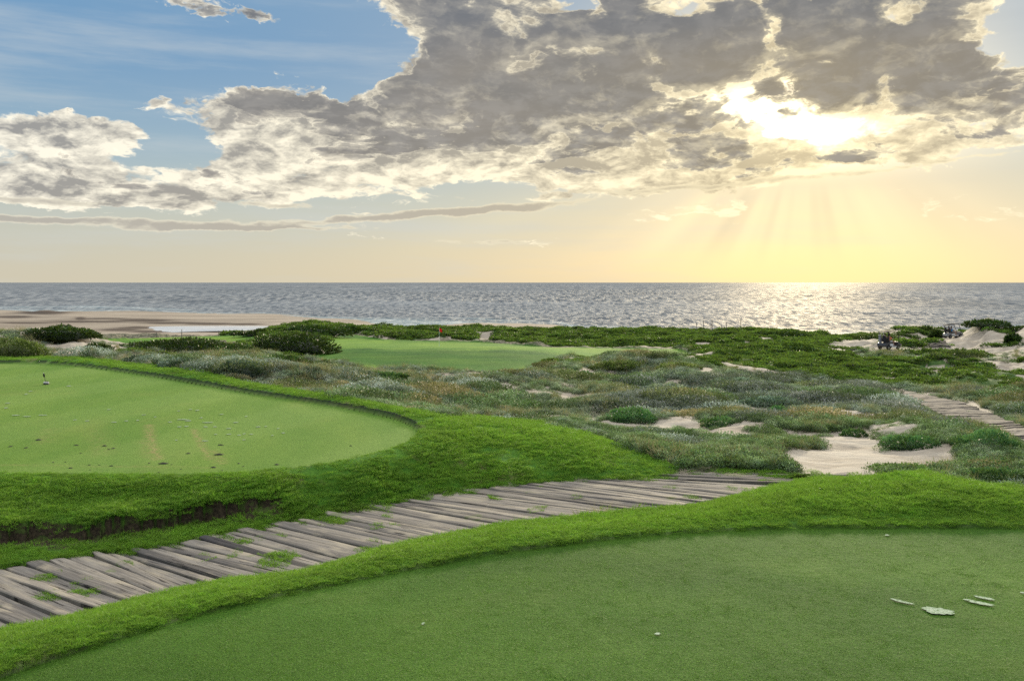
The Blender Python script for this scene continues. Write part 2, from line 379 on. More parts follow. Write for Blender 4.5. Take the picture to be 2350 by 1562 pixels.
def sdist(poly, x, y, closed=True):
    """signed distance (negative inside)"""
    d2 = np.full(x.shape, 1e18); n = len(poly)
    for i in range(n if closed else n-1):
        ax, ay = poly[i]; bx, by = poly[(i+1) % n]
        ex, ey = bx-ax, by-ay; L = ex*ex+ey*ey + 1e-12
        t = np.clip(((x-ax)*ex+(y-ay)*ey)/L, 0, 1)
        d2 = np.minimum(d2, (x-ax-t*ex)**2+(y-ay-t*ey)**2)
    d = np.sqrt(d2)
    return np.where(inside(poly, x, y), -d, d) if closed else d
def chaikin(p, n=2, closed=True):
    p = [tuple(a) for a in p]
    for _ in range(n):
        q = []
        m = len(p)
        if not closed: q.append(p[0])
        for i in range(m if closed else m-1):
            a, b = p[i], p[(i+1) % m]
            q += [(a[0]*.75+b[0]*.25, a[1]*.75+b[1]*.25), (a[0]*.25+b[0]*.75, a[1]*.25+b[1]*.75)]
        if not closed: q.append(p[-1])
        p = q
    return p
def ground_xy(pts, h):
    """photo pixels on a level h metres under the eye -> world x, y"""
    return [((u-U0)/F*(h*F/(v-V0)), h*F/(v-V0)) for u, v in pts]

NEAR_TEE = chaikin(ground_xy([(-300, 1680), (0, 1556), (200, 1490), (500, 1400), (800, 1336), (1000, 1297), (1200, 1263), (1400, 1238), (1600, 1222), (1750, 1215), (2000, 1212), (2350, 1213), (2800, 1217), (3500, 1240)], H_NEAR) + [(13, 2.0), (9.0, -6.0), (-5.0, -6.0), (-3.4, 1.5)], 2)
FAR_TEE = chaikin(ground_xy([(-500, 836), (-250, 833), (0, 833), (122, 835), (238, 847), (408, 874), (579, 905), (749, 930), (869, 952), (927, 969), (960, 988), (962, 1000), (940, 1018), (913, 1028), (835, 1048), (750, 1064), (620, 1078), (480, 1088), (250, 1088), (0, 1085), (-300, 1088)], H_FAR) + [(-24, 16), (-32, 30)], 2)
PT = [(x, y) for x, y in ground_xy(PATH_T, H_PATH)]
PB = [(x, y) for x, y in ground_xy(PATH_B, H_PATH)]
PATH_POLY = PT + PB[::-1]
MID_PATH_T = [(2052, 896), (2163, 918), (2214, 931), (2282, 959), (2350, 988), (2440, 1030)]
MID_PATH_B = [(2040, 898), (2086, 920), (2112, 933), (2165, 961), (2272, 990), (2370, 1032)]
def on_base(pts):
    """photo pixels -> where they meet the smooth ground"""
    ld = np.linspace(math.log(12), math.log(200), 1200); D = np.exp(ld); out = []
    for a, b in pts:
        X = (a-U0)/F; vv = V0+F*base_h(np.full_like(ld, X), ld)/D
        k = int(np.argmax(vv <= b)); out.append((X*D[k], D[k]))
    return out
MID_T, MID_B = on_base(MID_PATH_T), on_base(MID_PATH_B)
MID_POLY = MID_T + MID_B[::-1]

# land cover: outlines in photo pixels on the smooth ground, with the range of distance they apply to
P_FAIR = [(647, 806), (700, 796), (755, 780), (765, 768), (818, 768), (886, 779), (988, 782), (1090, 784), (1158, 789), (1260, 797), (1380, 799), (1550, 801), (1590, 812), (1560, 824), (1480, 828), (1397, 820), (1312, 822), (1260, 840), (1200, 852), (1141, 859), (1022, 858), (886, 850), (750, 838), (690, 822)]
P_FAIR2 = [(200, 772), (255, 778), (319, 776), (460, 772), (600, 768), (600, 790), (408, 784), (330, 800), (299, 796), (225, 782)]
P_BOWL = [(1780, 1045), (1850, 1036), (1900, 1024), (1960, 1020), (2040, 1032), (2110, 1036), (2190, 1058), (2200, 1072), (2140, 1085), (2010, 1093), (2120, 1110), (1985, 1135), (1900, 1130), (1865, 1098), (1815, 1075)]
P_SANDS = [
    (P_BOWL, 11.5, 30), ([(1860, 1010), (1950, 1003), (2010, 1020), (1960, 1026), (1890, 1024)], 15, 40),
    ([(1652, 984), (1690, 982), (1750, 1004), (1715, 1012), (1690, 1000)], 17, 40),
    ([(1988, 992), (2054, 988), (2112, 1006), (2060, 1013), (2003, 1006)], 17, 40),
    ([(2120, 1040), (2180, 1030), (2205, 1060), (2150, 1065)], 14, 40),
    ([(2110, 924), (2125, 924), (2168, 958), (2150, 958)], 22, 60),
    ([(2090, 898), (2170, 904), (2240, 925), (2300, 955), (2260, 950), (2190, 920)], 22, 60),
    ([(2240, 886), (2300, 892), (2350, 905), (2350, 915), (2280, 905), (2240, 898)], 22, 70),
    ([(1550, 968), (1600, 970), (1590, 982), (1545, 978)], 20, 60),
    ([(1330, 851), (1410, 850), (1415, 858), (1335, 860)], 30, 80),
    ([(1710, 896), (1800, 894), (1800, 905), (1740, 908)], 25, 80), ([(1860, 905), (1940, 908), (1930, 918), (1880, 920)], 25, 80),
    ([(862, 880), (890, 868), (915, 880), (905, 888)], 20, 80), ([(970, 886), (1000, 873), (1025, 885), (1010, 890)], 20, 80),
    ([(1215, 905), (1260, 896), (1290, 908), (1250, 914)], 20, 80), ([(1350, 940), (1400, 943), (1385, 956), (1355, 950)], 20, 80), ([(1050, 910), (1080, 912), (1075, 922), (1050, 920)], 20, 80),
    ([(60, 768), (170, 768), (300, 785), (360, 808), (300, 815), (230, 820), (140, 812), (100, 795)], 42, 95),
    ([(1890, 795), (1960, 780), (2010, 772), (2060, 756), (2130, 748), (2200, 760), (2300, 750), (3100, 750), (3100, 838), (2350, 838), (2200, 832), (2120, 828), (2000, 816), (1940, 814), (1900, 806)], 60, 160),
    ([(2080, 830), (2350, 838), (2600, 845), (2600, 858), (2300, 852), (2150, 842)], 50, 120),
    ([(1560, 822), (1600, 816), (1650, 818), (1630, 832), (1570, 836)], 55, 110),
    ([(1690, 856), (1800, 862), (1780, 868), (1700, 864)], 40, 90),
    ([(825, 764), (890, 776), (885, 782), (830, 772)], 100, 150), ([(1090, 766), (1130, 764), (1135, 782), (1092, 784)], 90, 150), ([(985, 780), (1010, 778), (1010, 784), (980, 784)], 90, 150), ([(1020, 778), (1040, 776), (1040, 782)], 90, 150)]
P_VINE = [(500, 765), (640, 735), (780, 735), (1000, 745), (1550, 745), (1900, 755), (1990, 775), (1930, 800), (1960, 822), (2100, 832), (2350, 850), (3200, 870), (3200, 900), (2350, 896), (2200, 905), (2060, 893), (1900, 876), (1700, 858), (1590, 840), (1600, 815), (1590, 806), (1550, 797), (1260, 795), (1160, 785), (1090, 781), (886, 776), (818, 765), (765, 766), (750, 800), (690, 832), (640, 822), (560, 815), (540, 780)]
P_TURF_FAR = [(-600, 808), (0, 808), (119, 809), (204, 823), (289, 833), (443, 847), (545, 874), (647, 894), (783, 915), (869, 932), (954, 949), (1022, 961), (1090, 958), (1192, 964), (1260, 978), (1363, 1000), (1465, 1042), (1560, 1076), (1500, 1110), (0, 1320), (-600, 1420)]
P_TURF_NEAR = [(-600, 1530), (0, 1455), (480, 1365), (945, 1262), (1130, 1236), (1280, 1214), (1440, 1188), (1560, 1158), (1700, 1122), (1860, 1104), (1960, 1094), (2130, 1080), (2250, 1098), (2400, 1125), (3600, 1180), (4500, 3000), (-600, 3000)]
P_SOIL = [(-300, 1215), (0, 1226), (200, 1222), (380, 1200), (520, 1180), (500, 1196), (300, 1226), (150, 1246), (0, 1262), (-300, 1262)]

def foot_side(x, y):
    fx = np.array([p[0] for p in FOOT]); fy = np.array([p[1] for p in FOOT])
    return y-np.interp(x, fx, fy) + (fbm(x*2.2, y*.2, 3, 14)-.5)*.42
def cover(x, y):
    """land cover weights at ground points"""
    y0 = y; yy = np.maximum(y, 1.2); X = np.clip(x/yy, -1.1, 1.5); ld = np.log(yy)
    hb = base_h(X, ld)
    u = U0+F*X; v = V0+F*hb/yy
    nu = (fbm(x*.9, y*.9, 4, 11)-.5); nv = (fbm(x*.9, y*.9, 4, 23)-.5)
    amp = np.clip(260/yy, 1.5, 22)
    uw = u + nu*amp*3.2; vw = v + nv*amp
    tn = sdist(NEAR_TEE, x, y); tf = sdist(FAR_TEE, x, y)
    c = {}
    near = inside(P_TURF_NEAR, uw*.2+u*.8, vw*.3+v*.7) & (y < 9.3)
    far = inside(P_TURF_FAR, uw*.3+u*.7, vw*.3+v*.7) & (y > 10) & (y < 45)
    c['tee'] = ((tn < .0015) | (tf < .0015)).astype(float)
    pd = sdist(PATH_POLY, x, y)
    c['path'] = (pd < 0.05).astype(float)
    c['turf'] = ((near | far | ((y < 12) & (v > 1125))) & (c['tee'] < .5) & (pd > -0.03)).astype(float)
    fair = (inside(P_FAIR, uw*.3+u*.7, vw*.15+v*.85) & (y > 66) & (y < 150)) | (inside(P_FAIR2, uw*.3+u*.7, vw*.15+v*.85) & (y > 92) & (y < 170))
    c['fair'] = fair.astype(float)
    sand = np.zeros(x.shape, bool)
    for p, d0, d1 in P_SANDS: sand |= inside(p, uw, vw) & (y > d0) & (y < d1)
    sn = fbm(x*.35, y*.35, 4, 51)
    sand |= (sn > .632) & (y > 20) & (y < 120)
    beach = (hb > 9.3) & (y > 120)
    vine = inside(P_VINE, uw, vw) & (y > 45) & (y < 165) & ~beach
    sandy = inside(P_SANDS[17][0], u, v) & (y > 60) & (y < 160)
    free = (c['tee'] < .5) & (c['turf'] < .5) & ~fair & (c['path'] < .5)
    c['sand'] = ((sand | beach) & free).astype(float)
    c['vine'] = (vine & free & (c['sand'] < .5)).astype(float)
    c['scrub'] = (free & (c['sand'] < .5) & (c['vine'] < .5)).astype(float)
    fs = foot_side(x, y)
    c['soil_lip_shade'] = ((fs > -.42) & (fs < .10) & (x < -3.9-(nu*2.0)) & (pd > .15) & (y < 16)).astype(float)
    c['soil_lip_shade'] = np.maximum(c['soil_lip_shade'], ((tf > .004) & (tf < .26) & (y > 14) & (sdist(FAR_TEE, x, y-.4) < 0)))  # far tee's back edge: shadow of the raised fringe painted as a strip
    c['bowl'] = (inside(P_BOWL, u, v) & (y < 30)).astype(float)
    c['beach'] = beach.astype(float)
    return c, hb, tn, tf, pd, u, v

def height(x, y, full=None):
    """ground height; x, y arrays"""
    c, hb, tn, tf, pd, u, v = full if full is not None else cover(x, y)
    h = hb.copy()
    wild = sstep(0.0, 1.2, pd)*sstep(0.5, 2.5, tf)*sstep(17, 21, y)*(1-c['turf'])
    wild = wild*(1-c['fair'])*sstep(.3, 2.5, sdist(MID_POLY, x, y))
    hum = (fbm(x*.26, y*.26, 4, 3)-.5)*1.75 + (np.abs(fbm(x*.8, y*.8, 3, 8)-.5))*-.5 + .1
    soft = sstep(60, 75, y)
    beachf = sstep(8.9, 9.8, hb)
    h -= hum*wild*np.where(y < 60, .62, .9)*(1-beachf*.9)*np.clip(y/28, .4, 1)
    # turf undulation
    t = c['turf']*sstep(.15, 1.0, tf)*sstep(.1, .6, tn)
    h -= (fbm(x*1.3, y*1.3, 3, 5)-.5)*.10*t
    # near tee: flat, its fringe stands a little higher
    h = np.where(tn < 0, H_NEAR, h)
    lip = np.where((tn >= 0), .028*sstep(0, .03, tn), 0)
    w = 1-sstep(.05, .5, tn)
    h = np.where(tn >= 0, h*(1-w)+H_NEAR*w-lip, h)
    # far tee
    h = np.where(tf < 0, H_FAR - .02*(fbm(x*.3, y*.3, 2, 2)-.5), h)
    w = 1-sstep(.1, .9, tf)
    lip = .085*sstep(0, .07, tf)*(1-sstep(.5, 1.3, tf))*sstep(13.5, 18, y)
    h = np.where(tf >= 0, h*(1-w)+H_FAR*w-lip, h)
    # cut foot of the near bank: a little scarp of bare soil over the path verge
    s = foot_side(x, y)
    fade = 1-sstep(-4.6, -3.2, x)
    target = H_PATH-.02
    below = np.where((s < 0) & (s > -1.6), 1-sstep(-.0, .12, s), 0)*sstep(.0, .2, pd)
    h = h*(1-below*fade) + np.maximum(h, target)*below*fade
    up = np.where((s >= 0) & (s < .9), (1-sstep(.25, .9, s))*sstep(0, .10, s), 0)*fade
    h = h - up*.07
    # path bed
    h = np.where(pd < 0, H_PATH + .05, h)
    w = 1-sstep(0, .35, pd)
    h = np.where(pd >= 0, h*(1-w)+(H_PATH+.01)*w, h)
    h += (fbm(x*4, y*4, 3, 31)-.5)*.03*((c['tee'] < .5) & (pd > 0))
    return CAM_Z-h
FOOT = ground_xy([(-900, 1270), (-300, 1252), (0, 1240), (200, 1232), (350, 1212), (520, 1188), (700, 1168), (900, 1140)], 3.56)
# ---------------------------------------------------------------- materials
def new_mat(name):
    m = bpy.data.materials.new(name); m.use_nodes = True
    nt = m.node_tree; nt.nodes.clear(); S.nt = nt
    return m, nt
def finish(nt, sh, disp=None):
    o = nt.nodes.new('ShaderNodeOutputMaterial'); nt.links.new(sh, o.inputs['Surface'])
def bsdf(nt, color, rough=0.8, spec=0.3, normal=None, metal=0.0, **kw):
    b = nt.nodes.new('ShaderNodeBsdfPrincipled')
    def put(k, x):
        if isinstance(x, S): nt.links.new(x.k, b.inputs[k])
        elif isinstance(x, (int, float)): b.inputs[k].default_value = x
        elif isinstance(x, tuple): b.inputs[k].default_value = (*x, 1)
        else: nt.links.new(x, b.inputs[k])
    put('Base Color', color); put('Roughness', rough); put('Specular IOR Level', spec); put('Metallic', metal)
    for k, x in kw.items(): put(k, x)
    if normal is not None: nt.links.new(normal, b.inputs['Normal'])
    return b.outputs[0]
def bump(nt, h, strength=0.5, dist=0.02):
    n = nt.nodes.new('ShaderNodeBump'); n.inputs['Strength'].default_value = strength; n.inputs['Distance'].default_value = dist
    nt.links.new(h.k, n.inputs['Height']); return n.outputs[0]
def pos():
    g = S.nt.nodes.new('ShaderNodeNewGeometry'); sp = S.nt.nodes.new('ShaderNodeSeparateXYZ')
    S.nt.links.new(g.outputs['Position'], sp.inputs[0])
    return g.outputs['Position'], S(sp.outputs[0]), S(sp.outputs[1]), S(sp.outputs[2])
def attr(name):
    n = S.nt.nodes.new('ShaderNodeAttribute'); n.attribute_name = name; return n
def simple(name, color, rough=0.7, spec=0.3, metal=0.0, var=0.12, scale=8.0):
    m, nt = new_mat(name)
    tc = nt.nodes.new('ShaderNodeTexCoord')
    f = noise(tc.outputs['Object'], scale, 4, 0.6)
    c = cmix(f, tuple(c*(1-var) for c in color), tuple(min(1, c*(1+var)) for c in color))
    finish(nt, bsdf(nt, c, rough, spec, metal=metal)); return m

def ground_material():
    m, nt = new_mat('ground')
    P, x, y, z = pos()
    a1, a2, a3 = attr('cover_a'), attr('cover_b'), attr('cover_c')
    def ch(a):
        s = nt.nodes.new('ShaderNodeSeparateColor'); nt.links.new(a.outputs['Color'], s.inputs[0])
        return [S(s.outputs[i]) for i in range(3)]
    tee, turf, fair = ch(a1); sand, soil_lip_shade, vine = ch(a2); path, fartee, wet = ch(a3)
    worn_a = S(a3.outputs['Alpha'])*noise(P, 9.0, 4, 0.7).step(0.38, 0.6)
    n1 = noise(P, 0.55, 5, 0.55); n2 = noise(P, 3.0, 5, 0.6); n3 = noise(P, 22.0, 4, 0.65); n4 = noise(P, 120.0, 3, 0.7)
    # tee: close-mown, mottled
    streak = noise(vec(x*0.55+y*0.12, y*0.16, 0.0), 1.0, 4, 0.5)
    g1 = cmix(n1.step(0.3, 0.72), (0.026, 0.088, 0.006), (0.052, 0.125, 0.011))
    g1 = cmix(n2.step(0.35, 0.8)*0.55, g1, (0.074, 0.140, 0.020))
    g1 = cmix((n3.step(0.42, 0.70))*0.5, g1, (0.018, 0.062, 0.003))
    g1 = cmix((n4.step(0.40, 0.62))*0.60, g1, (0.080, 0.160, 0.014))
    g1 = cmix(noise(P, 60.0, 2, 0.6).step(0.55, 0.75)*0.4, g1, (0.085, 0.085, 0.020))
    g1 = cmix(1.0, g1, cmix(noise(vec(x*0.3, y*0.5, 6.0), 1.0, 3, 0.5).step(0.35, 0.65), (0.68, 0.74, 0.62), (1.28, 1.18, 1.7)), 'MULTIPLY')
    g1 = cmix(1.0, g1, cmix(noise(vec(x*1.0, y*1.6, 0.0), 75.0, 3, 0.8).step(0.34, 0.66), (0.55, 0.58, 0.50), (1.42, 1.36, 1.45)), 'MULTIPLY')
    g1 = cmix(noise(vec(x*.55, y*.8, 0.0), 1.0, 5, 0.6).step(0.52, 0.70)*0.45, g1, (0.090, 0.135, 0.030))
    # far tee: paler, mowing bands and dew-pale patches
    g2 = cmix(streak.step(0.3, 0.7), (0.078, 0.155, 0.022), (0.125, 0.195, 0.036))
    band = S.m('SINE', (x*0.9 - y*0.32)*1.55).step(-0.5, 0.5)
    g2 = cmix(band*0.26, g2, (0.190, 0.260, 0.085))
    g2 = cmix(n2.step(0.4, 0.8)*0.22, g2, (0.050, 0.120, 0.012))
    g2 = cmix(noise(P, 14.0, 3, 0.7).step(0.40, 0.68)*0.35, g2, (0.055, 0.125, 0.012))
    g2 = cmix(n4.step(0.45, 0.7)*0.3, g2, (0.165, 0.225, 0.055))
    worn = noise(vec(x*0.5, y*0.22, 4.0), 1.0, 4, 0.6).step(0.50, 0.75)
    g2 = cmix(worn*0.25, g2, (0.195, 0.185, 0.065))
    g2 = cmix(worn_a, g2, (0.235, 0.185, 0.095))
    bnd = S.m('SINE', (x*0.55 + y*0.80 + n1*0.9)*2.3).step(-0.7, 0.7)
    g1 = cmix(1.0, g1, cmix(bnd, (0.88, 0.90, 0.86), (1.13, 1.09, 1.13)), 'MULTIPLY')
    teec = cmix(1.0, cmix(fartee, g1, g2), (0.98, 1.04, 0.78), 'MULTIPLY')
    # rough turf under the blades
    tc_ = cmix(n2.step(0.3, 0.7), (0.035, 0.115, 0.008), (0.085, 0.20, 0.02))
    tc_ = cmix(n3.step(0.35, 0.7)*0.5, tc_, (0.03, 0.075, 0.008))
    tc_ = cmix(noise(P, 0.9, 5, 0.65).step(0.54, 0.66)*0.75, tc_, (0.14, 0.115, 0.055))
    # fairway
    fc = cmix(noise(vec(x*0.12, y*0.05, 0.0), 1.0, 4, 0.6).step(0.35, 0.68), (0.018, 0.078, 0.003), (0.050, 0.125, 0.008))
    fc = cmix(noise(P, 1.2, 5, 0.7).step(0.4, 0.7)*0.35, fc, (0.016, 0.060, 0.004))
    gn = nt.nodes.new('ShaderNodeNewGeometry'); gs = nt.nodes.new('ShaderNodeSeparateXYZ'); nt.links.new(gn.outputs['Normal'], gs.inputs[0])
    slope_light = S(gs.outputs[1]).step(-0.014, 0.010)
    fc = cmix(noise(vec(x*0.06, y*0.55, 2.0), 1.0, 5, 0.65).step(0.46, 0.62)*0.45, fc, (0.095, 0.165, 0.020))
    fc = cmix(1.0, fc, cmix(slope_light, (0.60, 0.88, 0.45), (2.1, 1.65, 1.6)), 'MULTIPLY')  # sunlit crest and shaded near slope painted into the grass colour
    fstripe = S.m('SINE', x*0.55 + y*0.9 + n1*3.0).step(-0.6, 0.6)
    fc = cmix(fstripe*0.22, fc, (0.080, 0.150, 0.014))
    # sand
    sn1 = noise(vec(x*0.6, y*1.6, z), 1.0, 6, 0.6)
    sc_ = cmix(sn1.step(0.3, 0.7), (0.235, 0.20, 0.155), (0.34, 0.305, 0.25))
    sc_ = cmix(noise(P, 2.2, 7, 0.7).step(0.55, 0.75)*0.5, sc_, (0.16, 0.135, 0.10))
    sc_ = cmix(n4.step(0.5, 0.8)*0.25, sc_, (0.14, 0.12, 0.09))
    far_s = y.step(120, 170)
    bs = cmix(noise(vec(x*0.02, y*0.06, 0.0), 1.0, 7, 0.62).step(0.32, 0.68), (0.15, 0.12, 0.09), (0.31, 0.26, 0.20))
    sc_ = cmix(far_s*0.8, sc_, bs)
    sc_ = cmix((wet*1.7).clamp(), sc_, (0.055, 0.040, 0.030))
    # litter between the dune plants
    dc = cmix(n2.step(0.42, 0.60), (0.045, 0.050, 0.025), (0.235, 0.205, 0.150))
    dc = cmix(n3.step(0.4, 0.7)*0.6, dc, (0.035, 0.05, 0.02))
    vc = cmix(n2.step(0.35, 0.65), (0.02, 0.055, 0.01), (0.055, 0.10, 0.02))
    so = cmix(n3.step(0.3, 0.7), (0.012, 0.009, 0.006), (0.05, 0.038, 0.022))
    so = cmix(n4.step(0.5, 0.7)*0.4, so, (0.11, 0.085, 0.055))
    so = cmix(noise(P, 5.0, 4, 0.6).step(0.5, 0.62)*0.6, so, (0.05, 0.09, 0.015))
    so = cmix(y.step(14.6, 15.4), so, (0.010, 0.020, 0.006))  # dark green of the painted shadow strip below the far fringe
    pc = cmix(n3.step(0.35, 0.7), (0.14, 0.125, 0.095), (0.27, 0.25, 0.20))
    pc = cmix(noise(P, 2.6, 5, 0.65).step(0.48, 0.60), pc, (0.07, 0.12, 0.02))
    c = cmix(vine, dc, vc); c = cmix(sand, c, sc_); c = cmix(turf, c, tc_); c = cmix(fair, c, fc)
    c = cmix(tee, c, teec); c = cmix(soil_lip_shade, c, so); c = cmix(path, c, pc)
    hgt = n4*0.5 + n3*1.0
    hs = noise(vec(x, y*2.2, z), 3.0, 6, 0.6)
    h = hgt*(1.0-sand) + hs*sand*2.0
    nrm = bump(nt, h, 0.8, 0.03)
    finish(nt, bsdf(nt, c, 0.9, 0.12, nrm))
    return m

def leaf_material(name, pal, patch=0.25, transl=0.35, rough=0.6, dry=None, tip=None, big=None, clump=0.0, base=None):
    """pal: three greens mixed by where the plant stands and which plant it is"""
    m, nt = new_mat(name)
    P, x, y, z = pos()
    oi = nt.nodes.new('ShaderNodeObjectInfo'); r = S(oi.outputs['Random'])
    n1 = noise(P, patch, 4, 0.6); n2 = noise(P, 1.7, 3, 0.6)
    c = cmix(n1.step(0.36, 0.64), pal[0], pal[1])
    c = cmix(n2.step(0.45, 0.75)*0.8, c, pal[2])
    if big is not None:
        c = cmix(noise(vec(x*0.10+3.0, y*0.10, 8.0), 1.0, 3, 0.5).step(0.42, 0.58)*0.85, c, big)
    v = cmix(r, (0.42, 0.45, 0.42), (1.6, 1.55, 1.6))
    if clump > 7: c = cmix(1.0, c, cmix(noise(P, 0.8, 4, 0.6).step(0.36, 0.64), (0.55, 0.62, 0.6), (1.20, 1.12, 1.2)), 'MULTIPLY')
    if clump: c = cmix(1.0, c, cmix(noise(P, clump, 3, 0.65).step(0.34, 0.62), (0.36, 0.42, 0.36), (1.35, 1.30, 1.3)), 'MULTIPLY')
    c = cmix(1.0, c, v, 'MULTIPLY')
    if dry is not None:
        c = cmix(noise(vec(x*0.55, y*0.55, 3.0), 1.0, 4, 0.65).step(0.57, 0.72)*0.7, c, dry)
    if tip is not None:
        hgt = S(attr('tip').outputs['Fac'])
        c = cmix(hgt, c, tip)
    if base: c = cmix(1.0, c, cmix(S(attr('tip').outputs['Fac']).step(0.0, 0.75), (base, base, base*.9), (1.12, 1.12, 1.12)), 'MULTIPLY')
    d = bsdf(nt, c, rough, 0.25)
    t = nt.nodes.new('ShaderNodeBsdfTranslucent')
    tcol = cmix(0.35, c, (0.25, 0.38, 0.05)); nt.links.new(tcol, t.inputs['Color'])
    mx = nt.nodes.new('ShaderNodeMixShader'); mx.inputs[0].default_value = transl
    nt.links.new(d, mx.inputs[1]); nt.links.new(t.outputs[0], mx.inputs[2])
    finish(nt, mx.outputs[0]); return m

def wood_material():
    m, nt = new_mat('weathered_sleeper_wood')
    a = attr('grain'); g = a.outputs['Vector']
    sp = nt.nodes.new('ShaderNodeSeparateXYZ'); nt.links.new(g, sp.inputs[0])
    gx, gy, gid = S(sp.outputs[0]), S(sp.outputs[1]), S(sp.outputs[2])
    P, x, y, z = pos()
    fine = noise(vec(gx*1.3, gy*42.0, gid*7.0), 1.0, 6, 0.65, 0.3)
    crack = noise(vec(gx*0.9, gy*17.0, gid*3.0+5.0), 1.0, 5, 0.6, 0.5)
    tone = noise(vec(gid*3.7, gid*1.3, 0.5), 1.0, 1, 0.5)
    blot = noise(vec(gx*1.6, gy*5.0, gid), 1.0, 5, 0.6)
    c = cmix(fine.step(0.25, 0.75), (0.105, 0.096, 0.086), (0.275, 0.255, 0.228))
    c = cmix(tone.step(0.38, 0.62), cmix(1.0, c, (0.62, 0.61, 0.61), 'MULTIPLY'), cmix(1.0, c, (1.0, 0.97, 0.92), 'MULTIPLY'))
    c = cmix(blot.step(0.48, 0.66)*0.65, c, (0.30, 0.262, 0.195))
    c = cmix(blot.step(0.42, 0.28)*0.4, c, (0.09, 0.084, 0.08))
    ck = crack.step(0.61, 0.64)
    c = cmix(ck*0.85, c, (0.018, 0.016, 0.015))
    dk = S(attr('dark').outputs['Fac'])
    c = cmix(dk*0.75, c, (0.028, 0.027, 0.03))
    sandy = noise(P, 0.8, 5, 0.65).step(0.50, 0.70)*(x.step(-2.5, 3.0))*(1.0-y.step(17.5, 22.0))
    c = cmix(y.step(20, 26)*0.6, c, cmix(1.0, c, (0.52, 0.50, 0.50), 'MULTIPLY'))
    c = cmix(sandy*0.65, c, (0.36, 0.30, 0.20))
    moss = noise(P, 1.6, 5, 0.6).step(0.62, 0.68)
    c = cmix(moss*0.5, c, (0.09, 0.13, 0.03))
    h = fine*0.6 - ck*1.5 + blot*0.4
    finish(nt, bsdf(nt, c, 0.88, 0.15, bump(nt, h, 0.8, 0.012))); return m

def sea_material():
    m, nt = new_mat('sea_water')
    P, x, y, z = pos()
    # wave trains of three sizes; the small ones can only be told apart close by
    a = noise(vec(x*0.50, y*0.16, 0.0), 1.0, 7, 0.70, 0.3)
    b = noise(vec(x*0.26, y*0.048, 5.0), 1.0, 7, 0.70, 0.3)
    c_ = noise(vec(x*0.09, y*0.010, 9.0), 1.0, 6, 0.70, 0.3)
    k1 = 1.0 - y.step(330, 560); k3 = y.step(1000, 2200); k2 = S.m('MAXIMUM', 1.0-k1-k3, 0.0)
    w = a*k1 + b*k2 + c_*k3
    big = noise(vec(x*0.006, y*0.0035, 1.0), 1.0, 3, 0.5)
    face = (w + (big-0.5)*0.25).step(0.40, 0.60)
    nb = nt.nodes.new('ShaderNodeBump'); nb.inputs['Strength'].default_value = 0.9; nb.inputs['Distance'].default_value = 1.0
    nt.links.new((a*1.3*k1 + b*2.8*k2 + c_*7.0*k3).k, nb.inputs['Height'])
    col_ = cmix(face, (0.062, 0.080, 0.102), (0.165, 0.188, 0.212))
    fo = S(attr('foam').outputs['Fac'])
    foam = (noise(vec(x*0.10, y*0.5, 2.0), 1.0, 6, 0.65).step(0.50, 0.60))*fo
    col_ = cmix(fo*0.5, col_, (0.15, 0.22, 0.24)); col_ = cmix(foam*0.8, col_, (0.50, 0.53, 0.53))
    d = nt.nodes.new('ShaderNodeBsdfDiffuse'); nt.links.new(col_, d.inputs['Color'])
    g = nt.nodes.new('ShaderNodeBsdfGlossy'); g.inputs['Roughness'].default_value = 0.50
    g.inputs['Color'].default_value = (0.95, 0.86, 0.68, 1)
    nt.links.new(nb.outputs[0], g.inputs['Normal'])
    mx = nt.nodes.new('ShaderNodeMixShader')
    fac = 0.022 + w.step(0.42, 0.60)*0.085
    nt.links.new(fac.k, mx.inputs[0])
    nt.links.new(d.outputs[0], mx.inputs[1]); nt.links.new(g.outputs[0], mx.inputs[2])
    finish(nt, mx.outputs[0]); return m
# ---------------------------------------------------------------- objects
coll = scene.collection
def tag(o, label=None, cat=None, group=None, kind=None):
    if label: o['label'] = label
    if cat: o['category'] = cat
    if group: o['group'] = group
    if kind: o['kind'] = kind
    return o
def empty(name, loc, rz=0.0, **kw):
    o = bpy.data.objects.new(name, None); coll.objects.link(o); o.location = loc; o.rotation_euler = (0, 0, rz)
    o.empty_display_size = 0.2
    return tag(o, **kw)
def mesh_obj(name, verts, faces, mat=None, parent=None, smooth=True, link=True, **kw):
    me = bpy.data.meshes.new(name)
    verts = np.asarray(verts, np.float32)
    if isinstance(faces, np.ndarray):
        n, k = faces.shape
        me.vertices.add(len(verts)); me.vertices.foreach_set('co', verts.ravel())
        me.loops.add(n*k); me.loops.foreach_set('vertex_index', faces.astype(np.int32).ravel())
        me.polygons.add(n); me.polygons.foreach_set('loop_start', np.arange(0, n*k, k, dtype=np.int32))
        me.update(calc_edges=True)
    else:
        me.from_pydata([tuple(v) for v in verts.tolist()], [], faces); me.update()
    if smooth: me.polygons.foreach_set('use_smooth', np.ones(len(me.polygons), bool))
    if mat: me.materials.append(mat)
    o = bpy.data.objects.new(name, me)
    if link: coll.objects.link(o)
    if parent: o.parent = parent
    return tag(o, **kw)
def bm_obj(name, bm, mat, parent=None, smooth=False, **kw):
    me = bpy.data.meshes.new(name); bm.normal_update(); bm.to_mesh(me); bm.free()
    if smooth: me.polygons.foreach_set('use_smooth', np.ones(len(me.polygons), bool))
    me.materials.append(mat); o = bpy.data.objects.new(name, me); coll.objects.link(o)
    if parent: o.parent = parent
    return tag(o, **kw)
